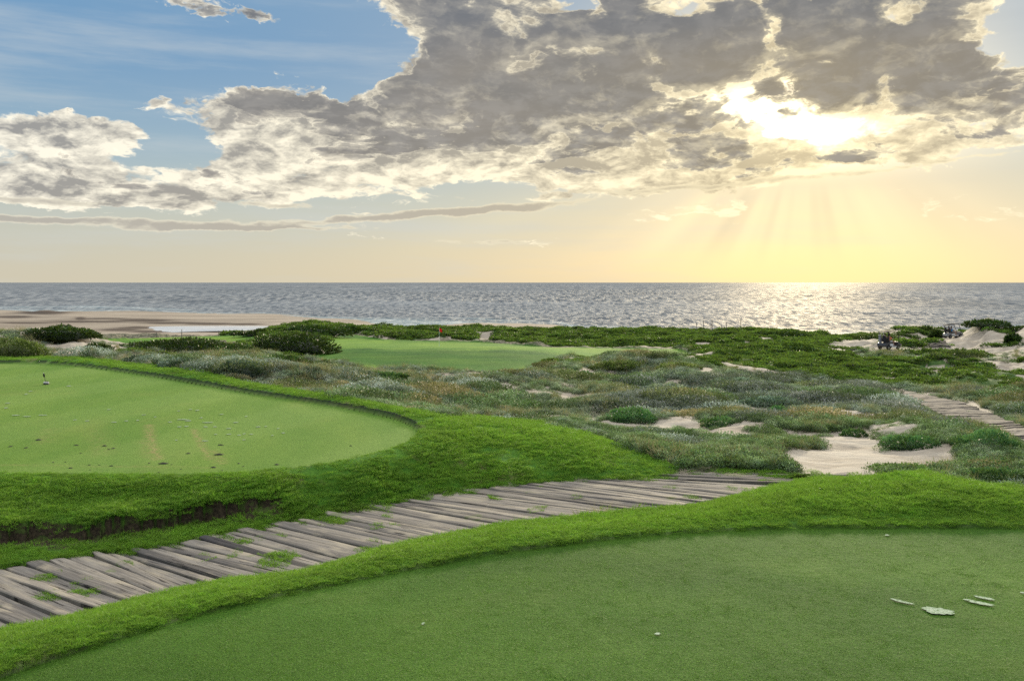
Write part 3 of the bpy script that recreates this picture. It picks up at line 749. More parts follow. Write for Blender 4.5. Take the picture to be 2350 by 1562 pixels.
def box(bm, c, s, rot=None, bev=0.0):
    r = bmesh.ops.create_cube(bm, size=1.0)
    M = Matrix.Translation(c) @ (Euler(rot).to_matrix().to_4x4() if rot else Matrix()) @ Matrix.Diagonal((*s, 1))
    bmesh.ops.transform(bm, matrix=M, verts=r['verts'])
    if bev:
        es = list({e for v in r['verts'] for e in v.link_edges})
        bmesh.ops.bevel(bm, geom=es, offset=bev, segments=2, affect='EDGES', profile=0.6)
def tube(bm, p0, p1, r0, r1=None, seg=8):
    r1 = r0 if r1 is None else r1
    p0, p1 = Vector(p0), Vector(p1); d = p1-p0
    r = bmesh.ops.create_cone(bm, cap_ends=True, segments=seg, radius1=r0, radius2=r1, depth=d.length)
    M = Matrix.Translation((p0+p1)/2) @ d.to_track_quat('Z', 'Y').to_matrix().to_4x4()
    bmesh.ops.transform(bm, matrix=M, verts=r['verts'])
def polytube(bm, pts, r, seg=6):
    for a, b in zip(pts[:-1], pts[1:]): tube(bm, a, b, r, seg=seg)
def copy_tree(o, parent=None):
    c = o.copy(); coll.objects.link(c)
    if parent: c.parent = parent
    for ch in [k for k in bpy.data.objects if k.parent == o]: copy_tree(ch, c)
    return c
def set_attr(me, name, arr, typ='FLOAT', dom='POINT'):
    a = me.attributes.new(name, typ, dom)
    if typ == 'FLOAT': a.data.foreach_set('value', np.asarray(arr, np.float32).ravel())
    elif typ == 'FLOAT_VECTOR': a.data.foreach_set('vector', np.asarray(arr, np.float32).ravel())
    elif typ == 'FLOAT_COLOR': a.data.foreach_set('color', np.asarray(arr, np.float32).ravel())
    elif typ == 'INT': a.data.foreach_set('value', np.asarray(arr, np.int32).ravel())

# ---- ground sheet
def build_ground():
    nr, ncl = GRID
    tt = np.linspace(-1, 1, ncl); X = 0.70*tt + 0.40*tt**5
    D = np.exp(np.linspace(math.log(1.2), math.log(433.0), nr))
    XX, DD = np.meshgrid(X, D)
    x = (XX*DD).ravel(); y = (DD-3.0).ravel()
    # pull the nearest grid points onto the mown edges so that both tees end in a clean line
    for poly, cell, lim in ((FAR_TEE, .0052, 45), (NEAR_TEE, .0050, 12)):
        m = (y < lim) & (np.abs(x) < 45); d0 = sdist(poly, x[m], y[m]); e = 1e-3
        gx = (sdist(poly, x[m]+e, y[m])-d0)/e; gy = (sdist(poly, x[m], y[m]+e)-d0)/e
        near = np.abs(d0) < cell*(y[m]+3)*.75
        mx, my = x[m], y[m]; mx[near] -= (d0*gx)[near]*1.001; my[near] -= (d0*gy)[near]*1.001
        x[m] = mx; y[m] = my
    full = cover(x, y); z = height(x, y, full)
    c, hb, tn, tf, pd, u, v = full
    verts = np.stack([x, y, z], 1)
    wet = np.zeros(x.size)
    bn = fbm(x*.05, y*.12, 5, 77)
    for (cu, cv, ru, rv) in ((330, 735, 60, 3.5), (400, 741, 70, 2.5), (480, 743, 60, 2.5), (310, 752, 55, 2.5), (275, 757, 45, 2.5), (345, 761, 45, 2.5), (560, 744, 40, 2), (60, 741, 60, 1.5), (100, 717, 55, 4), (30, 727, 40, 2.5), (185, 731, 12, 3), (210, 738, 90, 2), (235, 731, 60, 1.5)):
        wet = np.maximum(wet, np.exp(-(((u-cu)/ru)**2+((v-cv)/rv)**2)*.9)*sstep(.30, .52, bn+.1)*(y > 150))
    a = np.stack([c['tee'], c['turf'], c['fair'], np.ones_like(x)], 1)
    b = np.stack([c['sand'], c['soil_lip_shade'], c['vine'], np.ones_like(x)], 1)
    worn = np.zeros(x.size)
    for line, wd, st in (([(341, 975), (347, 1015), (362, 1052)], .10, .9), ([(336, 1010), (352, 1046)], .16, .5), ([(444, 985), (460, 1015), (480, 1052)], .07, .8), ([(488, 1035), (508, 1062)], .12, .5), ([(112, 985), (98, 1015)], .2, .3), ([(0, 1066), (200, 1068), (500, 1072)], .06, .35), ([(215, 985), (235, 1040)], .25, .25)):
        worn = np.maximum(worn, st*np.exp(-(sdist(ground_xy(line, H_FAR), x, y, closed=False)/wd)**2)*(tf < 0))
    cc = np.stack([c['path'], (tf < 0).astype(float), wet, worn], 1)
    i = np.arange(nr-1)[:, None]*ncl + np.arange(ncl-1)[None]
    F4 = np.stack([i, i+1, i+1+ncl, i+ncl], -1).reshape(-1, 4)
    # split into the pieces of ground by what covers them
    lab = np.full(x.size, 0)
    lab[c['turf'] > .5] = 1; lab[c['tee'] > .5] = 2; lab[c['fair'] > .5] = 3; lab[c['beach'] > .5] = 4
    fl = np.max(lab[F4], axis=1)
    mat = ground_material()
    names = {0: 'ground', 1: 'lawn', 2: 'tee_lawn', 3: 'fairway_lawn', 4: 'beach'}
    # vertex normals of the whole sheet so that the pieces join without a seam
    P = verts.reshape(nr, ncl, 3)
    du = np.gradient(P, axis=1); dv = np.gradient(P, axis=0)
    N = np.cross(du, dv).reshape(-1, 3); N /= np.linalg.norm(N, axis=1)[:, None]
    def piece(nm, f):
        used, inv = np.unique(f, return_inverse=True); f2 = inv.reshape(f.shape)
        o = mesh_obj(nm, verts[used], f2, mat, kind='structure')
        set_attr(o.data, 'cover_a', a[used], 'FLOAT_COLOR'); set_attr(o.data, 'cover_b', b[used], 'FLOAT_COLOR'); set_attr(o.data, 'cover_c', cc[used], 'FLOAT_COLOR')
        o.data.normals_split_custom_set_from_vertices(N[used].tolist())
    for k, nm in names.items():
        f = F4[fl == k]
        if k == 2:
            near = tn[f].min(1) < .5
            piece(nm, f[near]); piece(nm, f[~near])
        else: piece(nm, f)

def project_pts(u, v, iters=40):
    """where the line of sight through photo pixels (u, v) first meets the ground"""
    u = np.atleast_1d(np.asarray(u, float)); v = np.atleast_1d(np.asarray(v, float))
    ld = np.linspace(math.log(1.5), math.log(420), 700); D = np.exp(ld)
    out = []
    for a, b in zip(u, v):
        X = (a-U0)/F; z = height(X*D, D); vv = V0+F*(CAM_Z-z)/D
        k = np.argmax(vv <= b)
        d = D[k] if k > 0 else D[-1]
        if k > 0:
            t = (vv[k-1]-b)/(vv[k-1]-vv[k]+1e-9); d = D[k-1]+(D[k]-D[k-1])*t
        out.append((X*d, d))
    return np.array(out)
def gz(x, y): return float(height(np.array([float(x)]), np.array([float(y)]))[0])

# ---- sea
def build_sea():
    nr, ncl = 520, 700
    X = np.linspace(-1.3, 1.3, ncl)
    v = np.linspace(1.0, 0.0, nr)
    D = 1/( (1/150.0)*v**1.15 + (1/6000.0)*(1-v**1.15))
    XX, DD = np.meshgrid(X, D); x = (XX*DD); y = DD
    rs = np.random.RandomState(4); z = np.zeros_like(x)
    for k in range(46):
        L = 2.6*(1.105**k); amp = 0.013*L**0.80
        ang = rs.normal(0, .42); kx, ky = math.sin(ang)*2*math.pi/L, math.cos(ang)*2*math.pi/L
        sp = DD*DD*(1/150.0)/nr*1.2
        fade = np.clip((L/2.4-sp)/(L/4.0), 0, 1)
        ph = kx*x+ky*y+rs.rand()*6.28+(vnoise(x/L/3, y/L/3, k)-.5)*7
        z += amp*fade*(1-np.abs(np.sin(ph/2))*1.0)*1.0 - amp*fade*.36
    z *= 0.62*(0.55+0.9*fbm(x*.006, y*.012, 3, 9))
    sx = np.array([s[0] for s in SHORE], float); sd = np.array([s[1] for s in SHORE], float)
    sh = np.interp(U0+F*x/y, sx, sd)
    ds = y-sh
    z *= sstep(-3, 25, ds)*.9+.1
    z -= 0.0
    foam = np.exp(-np.maximum(ds, 0)/9.0) + .8*np.exp(-((ds-22)/3.5)**2)*(vnoise(x*.02, y*.02, 3) > .45)
    verts = np.stack([x.ravel(), y.ravel(), z.ravel()], 1)
    i = np.arange(nr-1)[:, None]*ncl + np.arange(ncl-1)[None]
    F4 = np.stack([i, i+1, i+1+ncl, i+ncl], -1).reshape(-1, 4)
    # outer sheets out to the horizon, below the waves' mean level
    ring = np.array([(-60000, 5990, -0.05), (60000, 5990, -0.05), (60000, 58000, -0.05), (-60000, 58000, -0.05),
                     (-60000, -60000, -1.5), (60000, -60000, -1.5), (60000, 6000, -1.5), (-60000, 6000, -1.5)])
    n = len(verts)
    verts = np.concatenate([verts, ring]); F4 = np.concatenate([F4, [[n, n+1, n+2, n+3], [n+4, n+5, n+6, n+7]]])
    o = mesh_obj('sea', verts, F4, sea_material(), kind='structure')
    set_attr(o.data, 'foam', np.concatenate([np.clip(foam, 0, 1).ravel(), np.zeros(8)]))

def build_lagoon():
    pts = chaikin([(303, 757.5), (325, 755), (345, 752), (338, 749.5), (420, 748), (520, 747.5), (640, 747.5), (640, 758), (500, 759), (430, 761), (390, 763), (330, 762.5), (345, 760)], 2)
    h = 10.36
    xy = ground_xy(pts, h)
    m, nt = new_mat('lagoon_water')
    P, x, y, z = pos()
    c = cmix(noise(P, 0.08, 5, .6).step(.4, .6), (0.44, 0.43, 0.42), (0.34, 0.36, 0.39))
    finish(nt, bsdf(nt, c, 0.25, 0.5, bump(nt, noise(vec(x*.5, y*.2, 0.0), 1.0, 4, .6), .3, .2)))
    mesh_obj('lagoon_water', [(a, b, CAM_Z-h) for a, b in xy], [list(range(len(xy)))], m, smooth=False, kind='structure')
    xy = ground_xy([(298, 742), (305, 741), (318, 741.3), (320, 743), (308, 744), (300, 743.5)], 10.40)
    mesh_obj('pool_water', [(a, b, CAM_Z-10.40) for a, b in xy], [list(range(len(xy)))], m, smooth=False, kind='structure')

# ---- sleeper path
def build_path():
    rs = np.random.RandomState(11)
    V, Fc, G, DK = [], [], [], []
    def resample(P, k, n):
        P = np.array(P); return np.stack([np.interp(np.linspace(0, len(P)-1, n), np.arange(len(P)), P[:, i]) for i in range(2)], 1)
    def lay(T, B, zf, width, gapf, thick, ext, dark_at=()):
        # walk along both sides together
        n = 400; t_ = resample(T, 0, n); b_ = resample(B, 0, n)
        mid = (t_+b_)/2; L = np.concatenate([[0], np.cumsum(np.linalg.norm(np.diff(mid, axis=0), axis=1))])
        s = 0; pid = 0
        while s < L[-1]-.02:
            w = width*rs.uniform(.72, 1.28); s1 = min(s+w, L[-1])
            g = gapf*rs.uniform(.2, 1.8)
            def at(ss, P): return np.array([np.interp(ss, L, P[:, 0]), np.interp(ss, L, P[:, 1])])
            e0, e1 = rs.uniform(-ext, ext*.6), rs.uniform(-ext, ext*.8)
            a, b = at(s+g, t_), at(s+g, b_); c, d = at(s1, b_), at(s1, t_)
            u1 = (a-b)/np.linalg.norm(a-b); u2 = (d-c)/np.linalg.norm(d-c)
            jit = rs.normal(0, .012, 4)
            a = a+u1*e0; d = d+u2*(e0+rs.normal(0, .03)); b = b-u1*e1; c = c-u2*(e1+rs.normal(0, .03))
            ns = 14; dz = rs.normal(0, .012); tilt = rs.normal(0, .012); tl2 = rs.normal(0, .012)
            base = len(V); dk = 1.0 if any(abs(s-q) < w*.75 for q in dark_at) else (rs.rand() < .10)*rs.uniform(.3, .9)
            wob = rs.rand()*9
            for i in range(ns+1):
                f = i/ns
                p0 = a*(1-f)+b*f; p1 = d*(1-f)+c*f
                edge = (p1-p0)/np.linalg.norm(p1-p0)
                w0 = (vnoise(np.array([f*5+wob]), np.array([pid*1.7]))[0]-.5)*.03; w1 = (vnoise(np.array([f*5+wob+40]), np.array([pid*1.7]))[0]-.5)*.03
                if i in (0, ns): w0 += .02; w1 -= .02
                p0 = p0+edge*w0; p1 = p1+edge*w1
                zz = zf((p0+p1)/2)+dz+tilt*(f-.5)*2+(vnoise(np.array([f*2.2+pid]), np.array([3.3]))[0]-.5)*.012
                wl = np.linalg.norm(p1-p0)
                for (p, q, lz) in ((p0, 0, -thick), (p0, 0, -.012), (p0+edge*.014, .014, 0), ((p0+p1)/2, wl/2, .004), (p1-edge*.014, wl-.014, 0), (p1, wl, -.012), (p1, wl, -thick)):
                    V.append((p[0], p[1], zz+lz+tl2*(q-wl/2)/.2)); G.append((f*3.0, q, pid+.37)); DK.append(dk)
            m = 7
            for i in range(ns):
                for j in range(m-1):
                    k = base+i*m+j; Fc.append((k, k+1, k+1+m, k+m))
            Fc.append(tuple(base+j for j in range(m))); Fc.append(tuple(base+ns*m+j for j in range(m))[::-1])
            pid += 1; s = s1
        return pid
    wood = wood_material()
    zc = CAM_Z-H_PATH
    def zf(p):
        # the far end dips over the rise towards the sand
        return zc - .01 - .25*float(sstep(16.2, 18.5, np.array(p[1])))**1.2
    n1 = lay(PT, PB, zf, .195, .010, .13, .10, dark_at=(5.35,))
    def flush(name):
        me = mesh_obj(name, V, Fc, wood, smooth=False, kind='structure')
        set_attr(me.data, 'grain', np.array(G), 'FLOAT_VECTOR'); set_attr(me.data, 'dark', np.array(DK, float))
        V.clear(); Fc.clear(); G.clear(); DK.clear()
        return me
    flush('path')
    T2, B2 = MID_T, MID_B
    def zg(p): return gz(p[0], p[1])+.09
    lay([tuple(a) for a in T2], [tuple(a) for a in B2], zg, .26, .012, .2, .08)
    flush('path')
    T3 = project_pts([2182, 2178, 2170, 2165], [798, 792, 786, 779]); B3 = project_pts([2132, 2128, 2122, 2118], [798, 792, 786, 779])
    lay([tuple(a) for a in T3], [tuple(a) for a in B3], lambda p: gz(p[0], p[1])+.10, .28, .03, .2, .12)
    flush('path')

# ---- plants: small source meshes, instanced over point sheets
def leaf_cards(rs, n, rad, hgt, ll, lw, up=0.4, stems=True, dome=False, curl=.3):
    """many small leaf faces in a low mound: arrays of verts, quads"""
    V = []; Q = []; T = []
    for k in range(n):
        a = rs.rand()*6.283; r = rad*math.sqrt(rs.rand())
        top = hgt*(1-(r/rad)**2*.7) if dome else hgt
        z = top*(rs.rand()**.6)
        c = np.array([r*math.cos(a), r*math.sin(a), z])
        th = rs.rand()*6.283; ph = rs.uniform(-.2, 1.0) if rs.rand() < .7 else rs.uniform(.6, 1.4)
        ph = ph*(1-up)+up*1.2
        d = np.array([math.cos(th)*math.cos(ph), math.sin(th)*math.cos(ph), math.sin(ph)])
        s = np.cross(d, rs.normal(size=3)); s /= np.linalg.norm(s)+1e-9
        l = ll*rs.uniform(.6, 1.3); w = lw*rs.uniform(.7, 1.2)
        nrm = np.cross(d, s)
        b = len(V)
        V += [c, c+d*l*.5+s*w*.5+nrm*w*.15, c+d*l+nrm*l*curl*.3, c+d*l*.5-s*w*.5+nrm*w*.15]
        Q.append((b, b+1, b+2, b+3)); T += [z/hgt]*4
    return np.array(V), np.array(Q), np.array(T)
def blades(rs, n, rad, h, w, lean=.35, seg=1):
    V = []; Q = []; T = []
    for k in range(n):
        a = rs.rand()*6.283; r = rad*math.sqrt(rs.rand()); p = np.array([r*math.cos(a), r*math.sin(a), -.01])
        th = rs.rand()*6.283; hh = h*rs.uniform(.55, 1.2); ln = hh*lean*rs.uniform(.2, 1.5)
        b2 = rs.rand()*6.283; s = np.array([math.cos(b2), math.sin(b2), 0])*w*.5
        m = p+np.array([math.cos(th)*ln*.35, math.sin(th)*ln*.35, hh*.6]); t = p+np.array([math.cos(th)*ln, math.sin(th)*ln, hh])
        b = len(V)
        V += [p-s, p+s, m+s*.8, m-s*.8, t+s*.12, t-s*.12]
        Q += [(b, b+1, b+2, b+3), (b+3, b+2, b+4, b+5)]; T += [0, 0, .6, .6, 1, 1]
    return np.array(V), np.array(Q), np.array(T)
def merge(*parts):
    V, Q, T = [], [], []; o = 0
    for v, q, t in parts: V.append(v); Q.append(q+o); T.append(t); o += len(v)
    return np.concatenate(V), np.concatenate(Q), np.concatenate(T)
def source(name, geo, mat):
    v, q, t = geo
    o = mesh_obj(name, v, q, mat, link=False, smooth=False); set_attr(o.data, 'tip', t*.999); return o

def scatter(name, pts, scale, srcs, rs, kind='stuff', tiltmax=.18, group=None, label=None, category=None):
    n = len(pts)
    me = bpy.data.meshes.new(name); me.vertices.add(n); me.vertices.foreach_set('co', np.asarray(pts, np.float32).ravel()); me.update()
    o = bpy.data.objects.new(name, me); coll.objects.link(o); tag(o, kind=kind, label=label, cat=category)
    rot = np.stack([rs.normal(0, tiltmax*.6, n), rs.normal(0, tiltmax*.6, n), rs.rand(n)*6.283], 1)
    set_attr(me, 'rot', rot, 'FLOAT_VECTOR'); set_attr(me, 'scl', scale); set_attr(me, 'pick', rs.randint(0, len(srcs), n), 'INT')
    c = bpy.data.collections.new(name+'_kinds')
    for s in srcs: c.objects.link(s)
    ng = bpy.data.node_groups.new(name, 'GeometryNodeTree')
    ng.interface.new_socket('Geometry', in_out='INPUT', socket_type='NodeSocketGeometry')
    ng.interface.new_socket('Geometry', in_out='OUTPUT', socket_type='NodeSocketGeometry')
    N = ng.nodes.new; L = ng.links.new
    gi, go = N('NodeGroupInput'), N('NodeGroupOutput')
    mp = N('GeometryNodeMeshToPoints'); ip = N('GeometryNodeInstanceOnPoints'); ci = N('GeometryNodeCollectionInfo')
    ci.inputs['Collection'].default_value = c; ci.inputs['Separate Children'].default_value = True; ci.inputs['Reset Children'].default_value = True
    ip.inputs['Pick Instance'].default_value = True
    def na(nm, t):
        a = N('GeometryNodeInputNamedAttribute'); a.data_type = t; a.inputs['Name'].default_value = nm; return a.outputs['Attribute']
    L(gi.outputs[0], mp.inputs['Mesh']); L(mp.outputs[0], ip.inputs['Points']); L(ci.outputs[0], ip.inputs['Instance'])
    L(na('rot', 'FLOAT_VECTOR'), ip.inputs['Rotation']); L(na('scl', 'FLOAT'), ip.inputs['Scale']); L(na('pick', 'INT'), ip.inputs['Instance Index'])
    L(ip.outputs[0], go.inputs[0])
    md = o.modifiers.new('scatter', 'NODES'); md.node_group = ng
    return o

def build_plants():
    rs = np.random.RandomState(21)
    turf_m = leaf_material('turf_blades', [(0.030, 0.150, 0.005), (0.080, 0.245, 0.010), (0.17, 0.32, 0.030)], patch=1.3, transl=.45, dry=(0.12, 0.16, 0.035), tip=(0.18, 0.34, 0.03), clump=8.0)
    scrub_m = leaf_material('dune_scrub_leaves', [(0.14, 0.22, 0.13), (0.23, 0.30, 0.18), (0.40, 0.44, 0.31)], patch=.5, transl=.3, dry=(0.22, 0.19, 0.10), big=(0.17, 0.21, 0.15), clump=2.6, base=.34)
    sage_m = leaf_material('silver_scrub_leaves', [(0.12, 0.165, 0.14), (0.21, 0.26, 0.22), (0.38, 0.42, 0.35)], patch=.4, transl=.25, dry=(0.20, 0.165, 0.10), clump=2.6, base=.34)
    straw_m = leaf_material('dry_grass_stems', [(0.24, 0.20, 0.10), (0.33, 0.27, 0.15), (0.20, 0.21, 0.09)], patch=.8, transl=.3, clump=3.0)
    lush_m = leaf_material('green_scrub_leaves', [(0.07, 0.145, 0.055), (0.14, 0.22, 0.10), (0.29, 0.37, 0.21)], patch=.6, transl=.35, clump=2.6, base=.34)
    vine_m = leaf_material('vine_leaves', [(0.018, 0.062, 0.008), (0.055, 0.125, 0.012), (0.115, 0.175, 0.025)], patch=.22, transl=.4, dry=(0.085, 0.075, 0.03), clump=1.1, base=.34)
    # --- turf blades on the banks
    def cand(n, d0, d1, xm=.72, p=1.0):
        X = rs.uniform(-xm, xm, n); d = np.exp(rs.uniform(math.log(d0), math.log(d1), n)); return X*d, d
    tsrc = [source('grass', blades(rs, 130, .085, .020, .0032, 1.0), turf_m) for _ in range(5)]
    x, y = cand(N_TURF, 2.6, 36, .92)
    full = cover(x, y); c, hb, tn, tf, pd, u, v = full
    z = height(x, y, full)
    on = (c['turf'] > .5) & (c['soil_lip_shade'] < .5) | ((c['soil_lip_shade'] > .5) & (rs.rand(len(x)) < .25))
    on &= ~(((tf > 0) & (tf < .17) & (y > 14) & (sdist(FAR_TEE, x, y-.4) < 0)) | ((tn > 0) & (tn < .012)))
    thin = fbm(x*.9, y*.9, 4, 61) > .64-.13*((pd < 1.5) & (y > 12.5) & (x > -3.5))
    on &= ~(thin & (rs.rand(len(x)) < .6) & (y > 9))
    # grass creeping in from the verge over the path ends
    finger = (c['path'] > .5) & (pd > -.45*fbm(x*1.6, y*1.6, 2, 91)) & (fbm(x*1.2+y*3, y*.6, 3, 92) > .60)
    tufty = (c['path'] > .5) & (fbm(x*2.6, y*2.6, 3, 95) > .735) & (rs.rand(len(x)) < .45)
    on |= finger | tufty
    sc = np.where(y < 7, .8, 1.0+np.clip((y-8)/12, 0, .9))*np.where(c['path'] > .5, .8, 1)
    sc *= (.55+.45*sstep(.05, .45, tn))*np.where(y > 10, .55+.45*sstep(.05, .7, tf), 1)
    zz = z+np.where(c['path'] > .5, .035, 0)
    P = np.stack([x, y, zz], 1)[on]
    s = sc[on]*rs.uniform(.7, 1.3, on.sum())
    bank = (y[on] > 11) & (y[on] < 14.2) & (x[on] < -1.5)
    s = np.where(bank, s*1.15, s)
    scatter('grass', P, s, tsrc, rs, tiltmax=.35)
    # --- the close-mown nap of the near tee, blade by blade
    nap_m = leaf_material('mown_blades', [(0.055, 0.150, 0.010), (0.100, 0.225, 0.018), (0.165, 0.300, 0.045)], patch=.55, transl=.35, dry=(0.15, 0.19, 0.06), tip=(0.14, 0.25, 0.05), clump=5.0)
    nsrc = [source('grass', blades(rs, 260, .10, .0065, .0022, 1.6), nap_m) for _ in range(5)]
    x, y = cand(N_NAP, 2.6, 8.2, 1.0)
    m_ = sdist(NEAR_TEE, x, y) < -.01; x, y = x[m_], y[m_]
    scatter('grass', np.stack([x, y, np.full_like(x, CAM_Z-H_NEAR+.003)], 1), rs.uniform(.8, 1.15, len(x)), nsrc, rs, tiltmax=.04)
    # --- dune plants
    def pl(name, srcs, mask, x, y, z, smin, smax, tilt=.2, sink=.02):
        P = np.stack([x, y, z-sink], 1)[mask]
        scatter(name, P, rs.uniform(smin, smax, mask.sum()), srcs, rs, tiltmax=tilt)
    s1 = [source('scrub', merge(leaf_cards(rs, 170, .24, .22, .050, .017, .35, dome=True), blades(rs, 14, .2, .28, .006, .5)), scrub_m) for _ in range(5)]
    s2 = [source('scrub', leaf_cards(rs, 200, .26, .20, .035, .016, .2, dome=True), sage_m) for _ in range(4)]
    s3 = [source('grass', blades(rs, 46, .13, .32, .007, .55), straw_m) for _ in range(4)]
    s4 = [source('scrub', leaf_cards(rs, 190, .25, .24, .045, .020, .3, dome=True), lush_m) for _ in range(4)]
    x, y = cand(N_SCRUB, 9.5, 105, .84)
    # fewer plants are needed close by than the even spread in the view gives, more far off
    full = cover(x, y); c = full[0]; z = height(x, y, full); u, v = full[5], full[6]
    free = (c['scrub'] > .5) & (full[4] > .25) & (full[3] > .3)
    # keep clear of the mid path
    free &= ~(sdist(MID_POLY, x, y) < .12)
    r = rs.rand(len(x))
    big = fbm(x*.16, y*.16, 3, 41); mid = fbm(x*.6, y*.6, 3, 42)
    greyz = sstep(1350, 1500, u)*(1-sstep(2050, 2200, u))*sstep(855, 875, v)*(1-sstep(950, 975, v))
    lushz = np.maximum(sstep(960, 1010, v+(fbm(x*.5, y*.5, 3, 44)-.5)*80), np.clip(1-greyz*2, 0, 1)*sstep(.52, .62, big))*(1-greyz)
    lushz = np.maximum(lushz, (u < 700)*(v < 835)*sstep(.45, .55, mid))
    kind = np.where(r < lushz*.55, 3, np.where(rs.rand(len(x)) < .25+.5*greyz, 1, 0))
    straw = (rs.rand(len(x)) < np.where(mid > .56, .30, .04)) & (greyz < .7)
    straw &= ~((y < 24) & (rs.rand(len(x)) < .65))
    kind = np.where((y < 26) & (u > 1250) & (rs.rand(len(x)) < .5), 3, kind)
    kind = np.where((u < 1200) & (y > 24) & (rs.rand(len(x)) < .45), 1, kind)
    kind = np.where(straw, 2, kind)
    gap = fbm(x*1.1, y*1.1, 3, 47)
    free &= (gap < .56) | (rs.rand(len(x)) < .35)
    grow = np.clip(y/34, .85, 1.75)*(.45+1.0*mid)
    sand_tuft = (c['sand'] > .5) & (c['beach'] < .5) & (fbm(x*.9, y*.9, 3, 49) > .645) & (y > 16) & (c['bowl'] < .5) & (rs.rand(len(x)) < .7)
    free |= sand_tuft
    grow = np.where(sand_tuft, grow*.6, grow)
    grow = np.where((y < 14.5) & (u > 1500), .5, grow)
    free &= ~((y < 15.5) & (u > 1400) & ((rs.rand(len(x)) < .5) | (u < 2010)))
    grow = np.where((u < 420) & (y > 38) & (y < 64), grow*.55, grow)
    grow = np.where((y > 50) & (y < 68) & (u > 620) & (u < 1260), grow*.5, grow)
    for k, srcs, nm in ((0, s1, 'scrub'), (1, s2, 'scrub'), (2, s3, 'grass'), (3, s4, 'scrub')):
        mk = free & (kind == k)
        P = np.stack([x, y, z-.03], 1)[mk]
        scatter(nm, P, grow[mk]*rs.uniform(.7, 1.2, mk.sum()), srcs, rs, tiltmax=.3)
    # --- mounds: each a rounded plant of its own tint, pale above and dark at the foot
    tints = [('silver_mound', [(0.17, 0.22, 0.19), (0.27, 0.32, 0.27), (0.38, 0.42, 0.35)]), ('green_mound', [(0.07, 0.14, 0.05), (0.13, 0.21, 0.09), (0.24, 0.32, 0.17)]),
             ('olive_mound', [(0.09, 0.12, 0.04), (0.15, 0.17, 0.07), (0.22, 0.22, 0.11)]), ('grey_mound', [(0.12, 0.14, 0.13), (0.19, 0.205, 0.185), (0.27, 0.28, 0.25)]),
             ('tan_mound', [(0.22, 0.175, 0.08), (0.30, 0.25, 0.13), (0.19, 0.17, 0.08)])]
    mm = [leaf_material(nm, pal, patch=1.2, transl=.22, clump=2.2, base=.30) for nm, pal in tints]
    N = 7800; x, y = cand(N, 15.5, 68, .82)
    keep = rs.rand(N) < np.clip((y/60)**1.0, .25, 1); x, y = x[keep], y[keep]
    full = cover(x, y); c = full[0]; z = height(x, y, full); u, v = full[5], full[6]
    ok = (fbm(x*.35, y*.35, 4, 51) < .60) & (rs.rand(len(x)) < .85)
    for ox, oy in ((.8, 0), (-.8, 0), (0, 1.0), (0, -1.0)): ok &= cover(x+ox, y+oy)[0]['sand'] < .5
    ok &= (c['scrub'] > .5) & (sdist(MID_POLY, x, y) > .8) & (full[4] > 1.0) & (full[3] > 1.2) & (c['bowl'] < .5) & ~((u < 340) & (y > 44)) & ~((y > 52) & (u > 620) & (u < 1260))
    tn_ = fbm(x*.13, y*.13, 3, 81); t2 = fbm(x*.3+9, y*.3, 3, 82); rr = rs.rand(len(x))
    g_ = sstep(1350, 1500, u)*(1-sstep(2050, 2200, u))*sstep(850, 872, v)*(1-sstep(945, 965, v))
    kd = np.where(tn_ > .53, 1, 0); kd = np.where(tn_ < .44, 2, kd); kd = np.where(t2 > .57, 4, kd)
    kd = np.where((g_ > .5) & (rr < .75), 3, kd); kd = np.where((y < 26) & (rr < .5), 1, kd); kd = np.where(rr > .86, rs.randint(0, 5, len(x)), kd)
    for k in range(5):
        src = [source('scrub', leaf_cards(rs, 1500, 1.0, .40, .075, .030, .15, dome=True), mm[k]) for _ in range(2)]
        mk = ok & (kd == k) & ((rs.rand(len(x)) < .55) if k == 4 else True)
        sc_ = np.clip(y[mk]/30, .42, 1.25)*rs.uniform(.5, 1.25, mk.sum())
        sc_ = np.where((u[mk] < 420) & (y[mk] > 38), sc_*.55, sc_)
        scatter('scrub', np.stack([x, y, z-.07], 1)[mk], sc_, src, rs, tiltmax=.12)
    # --- green creepers on the far dunes
    s5 = [source('creeper', leaf_cards(rs, 120, .55, .30, .15, .10, .1, dome=True), vine_m) for _ in range(5)]
    n = N_VINE
    d = np.exp(rs.uniform(math.log(44), math.log(158), n)); X = rs.uniform(-.45, .85, n); x = X*d; y = d
    full = cover(x, y); c = full[0]; z = height(x, y, full)
    g = fbm(x*.35, y*.35, 3, 71); u = full[5]; v = full[6]
    sparse = sstep(1880, 2150, u)*sstep(806, 835, v)
    mk = (c['vine'] > .5) & (rs.rand(n) > sparse*.80) & ((g < .66) | (rs.rand(n) < .3))
    tl = (c['sand'] > .5) & (c['beach'] < .5) & (y > 60) & (fbm(x*.3, y*.3, 3, 73) > np.where(v > 815, .60, .71))
    mk |= tl
    scatter('creeper', np.stack([x, y, z-.05], 1)[mk], (.55+1.1*g[mk])*rs.uniform(.7, 1.2, mk.sum())*np.clip(y[mk]/85, .6, 1.25), s5, rs, tiltmax=.25)
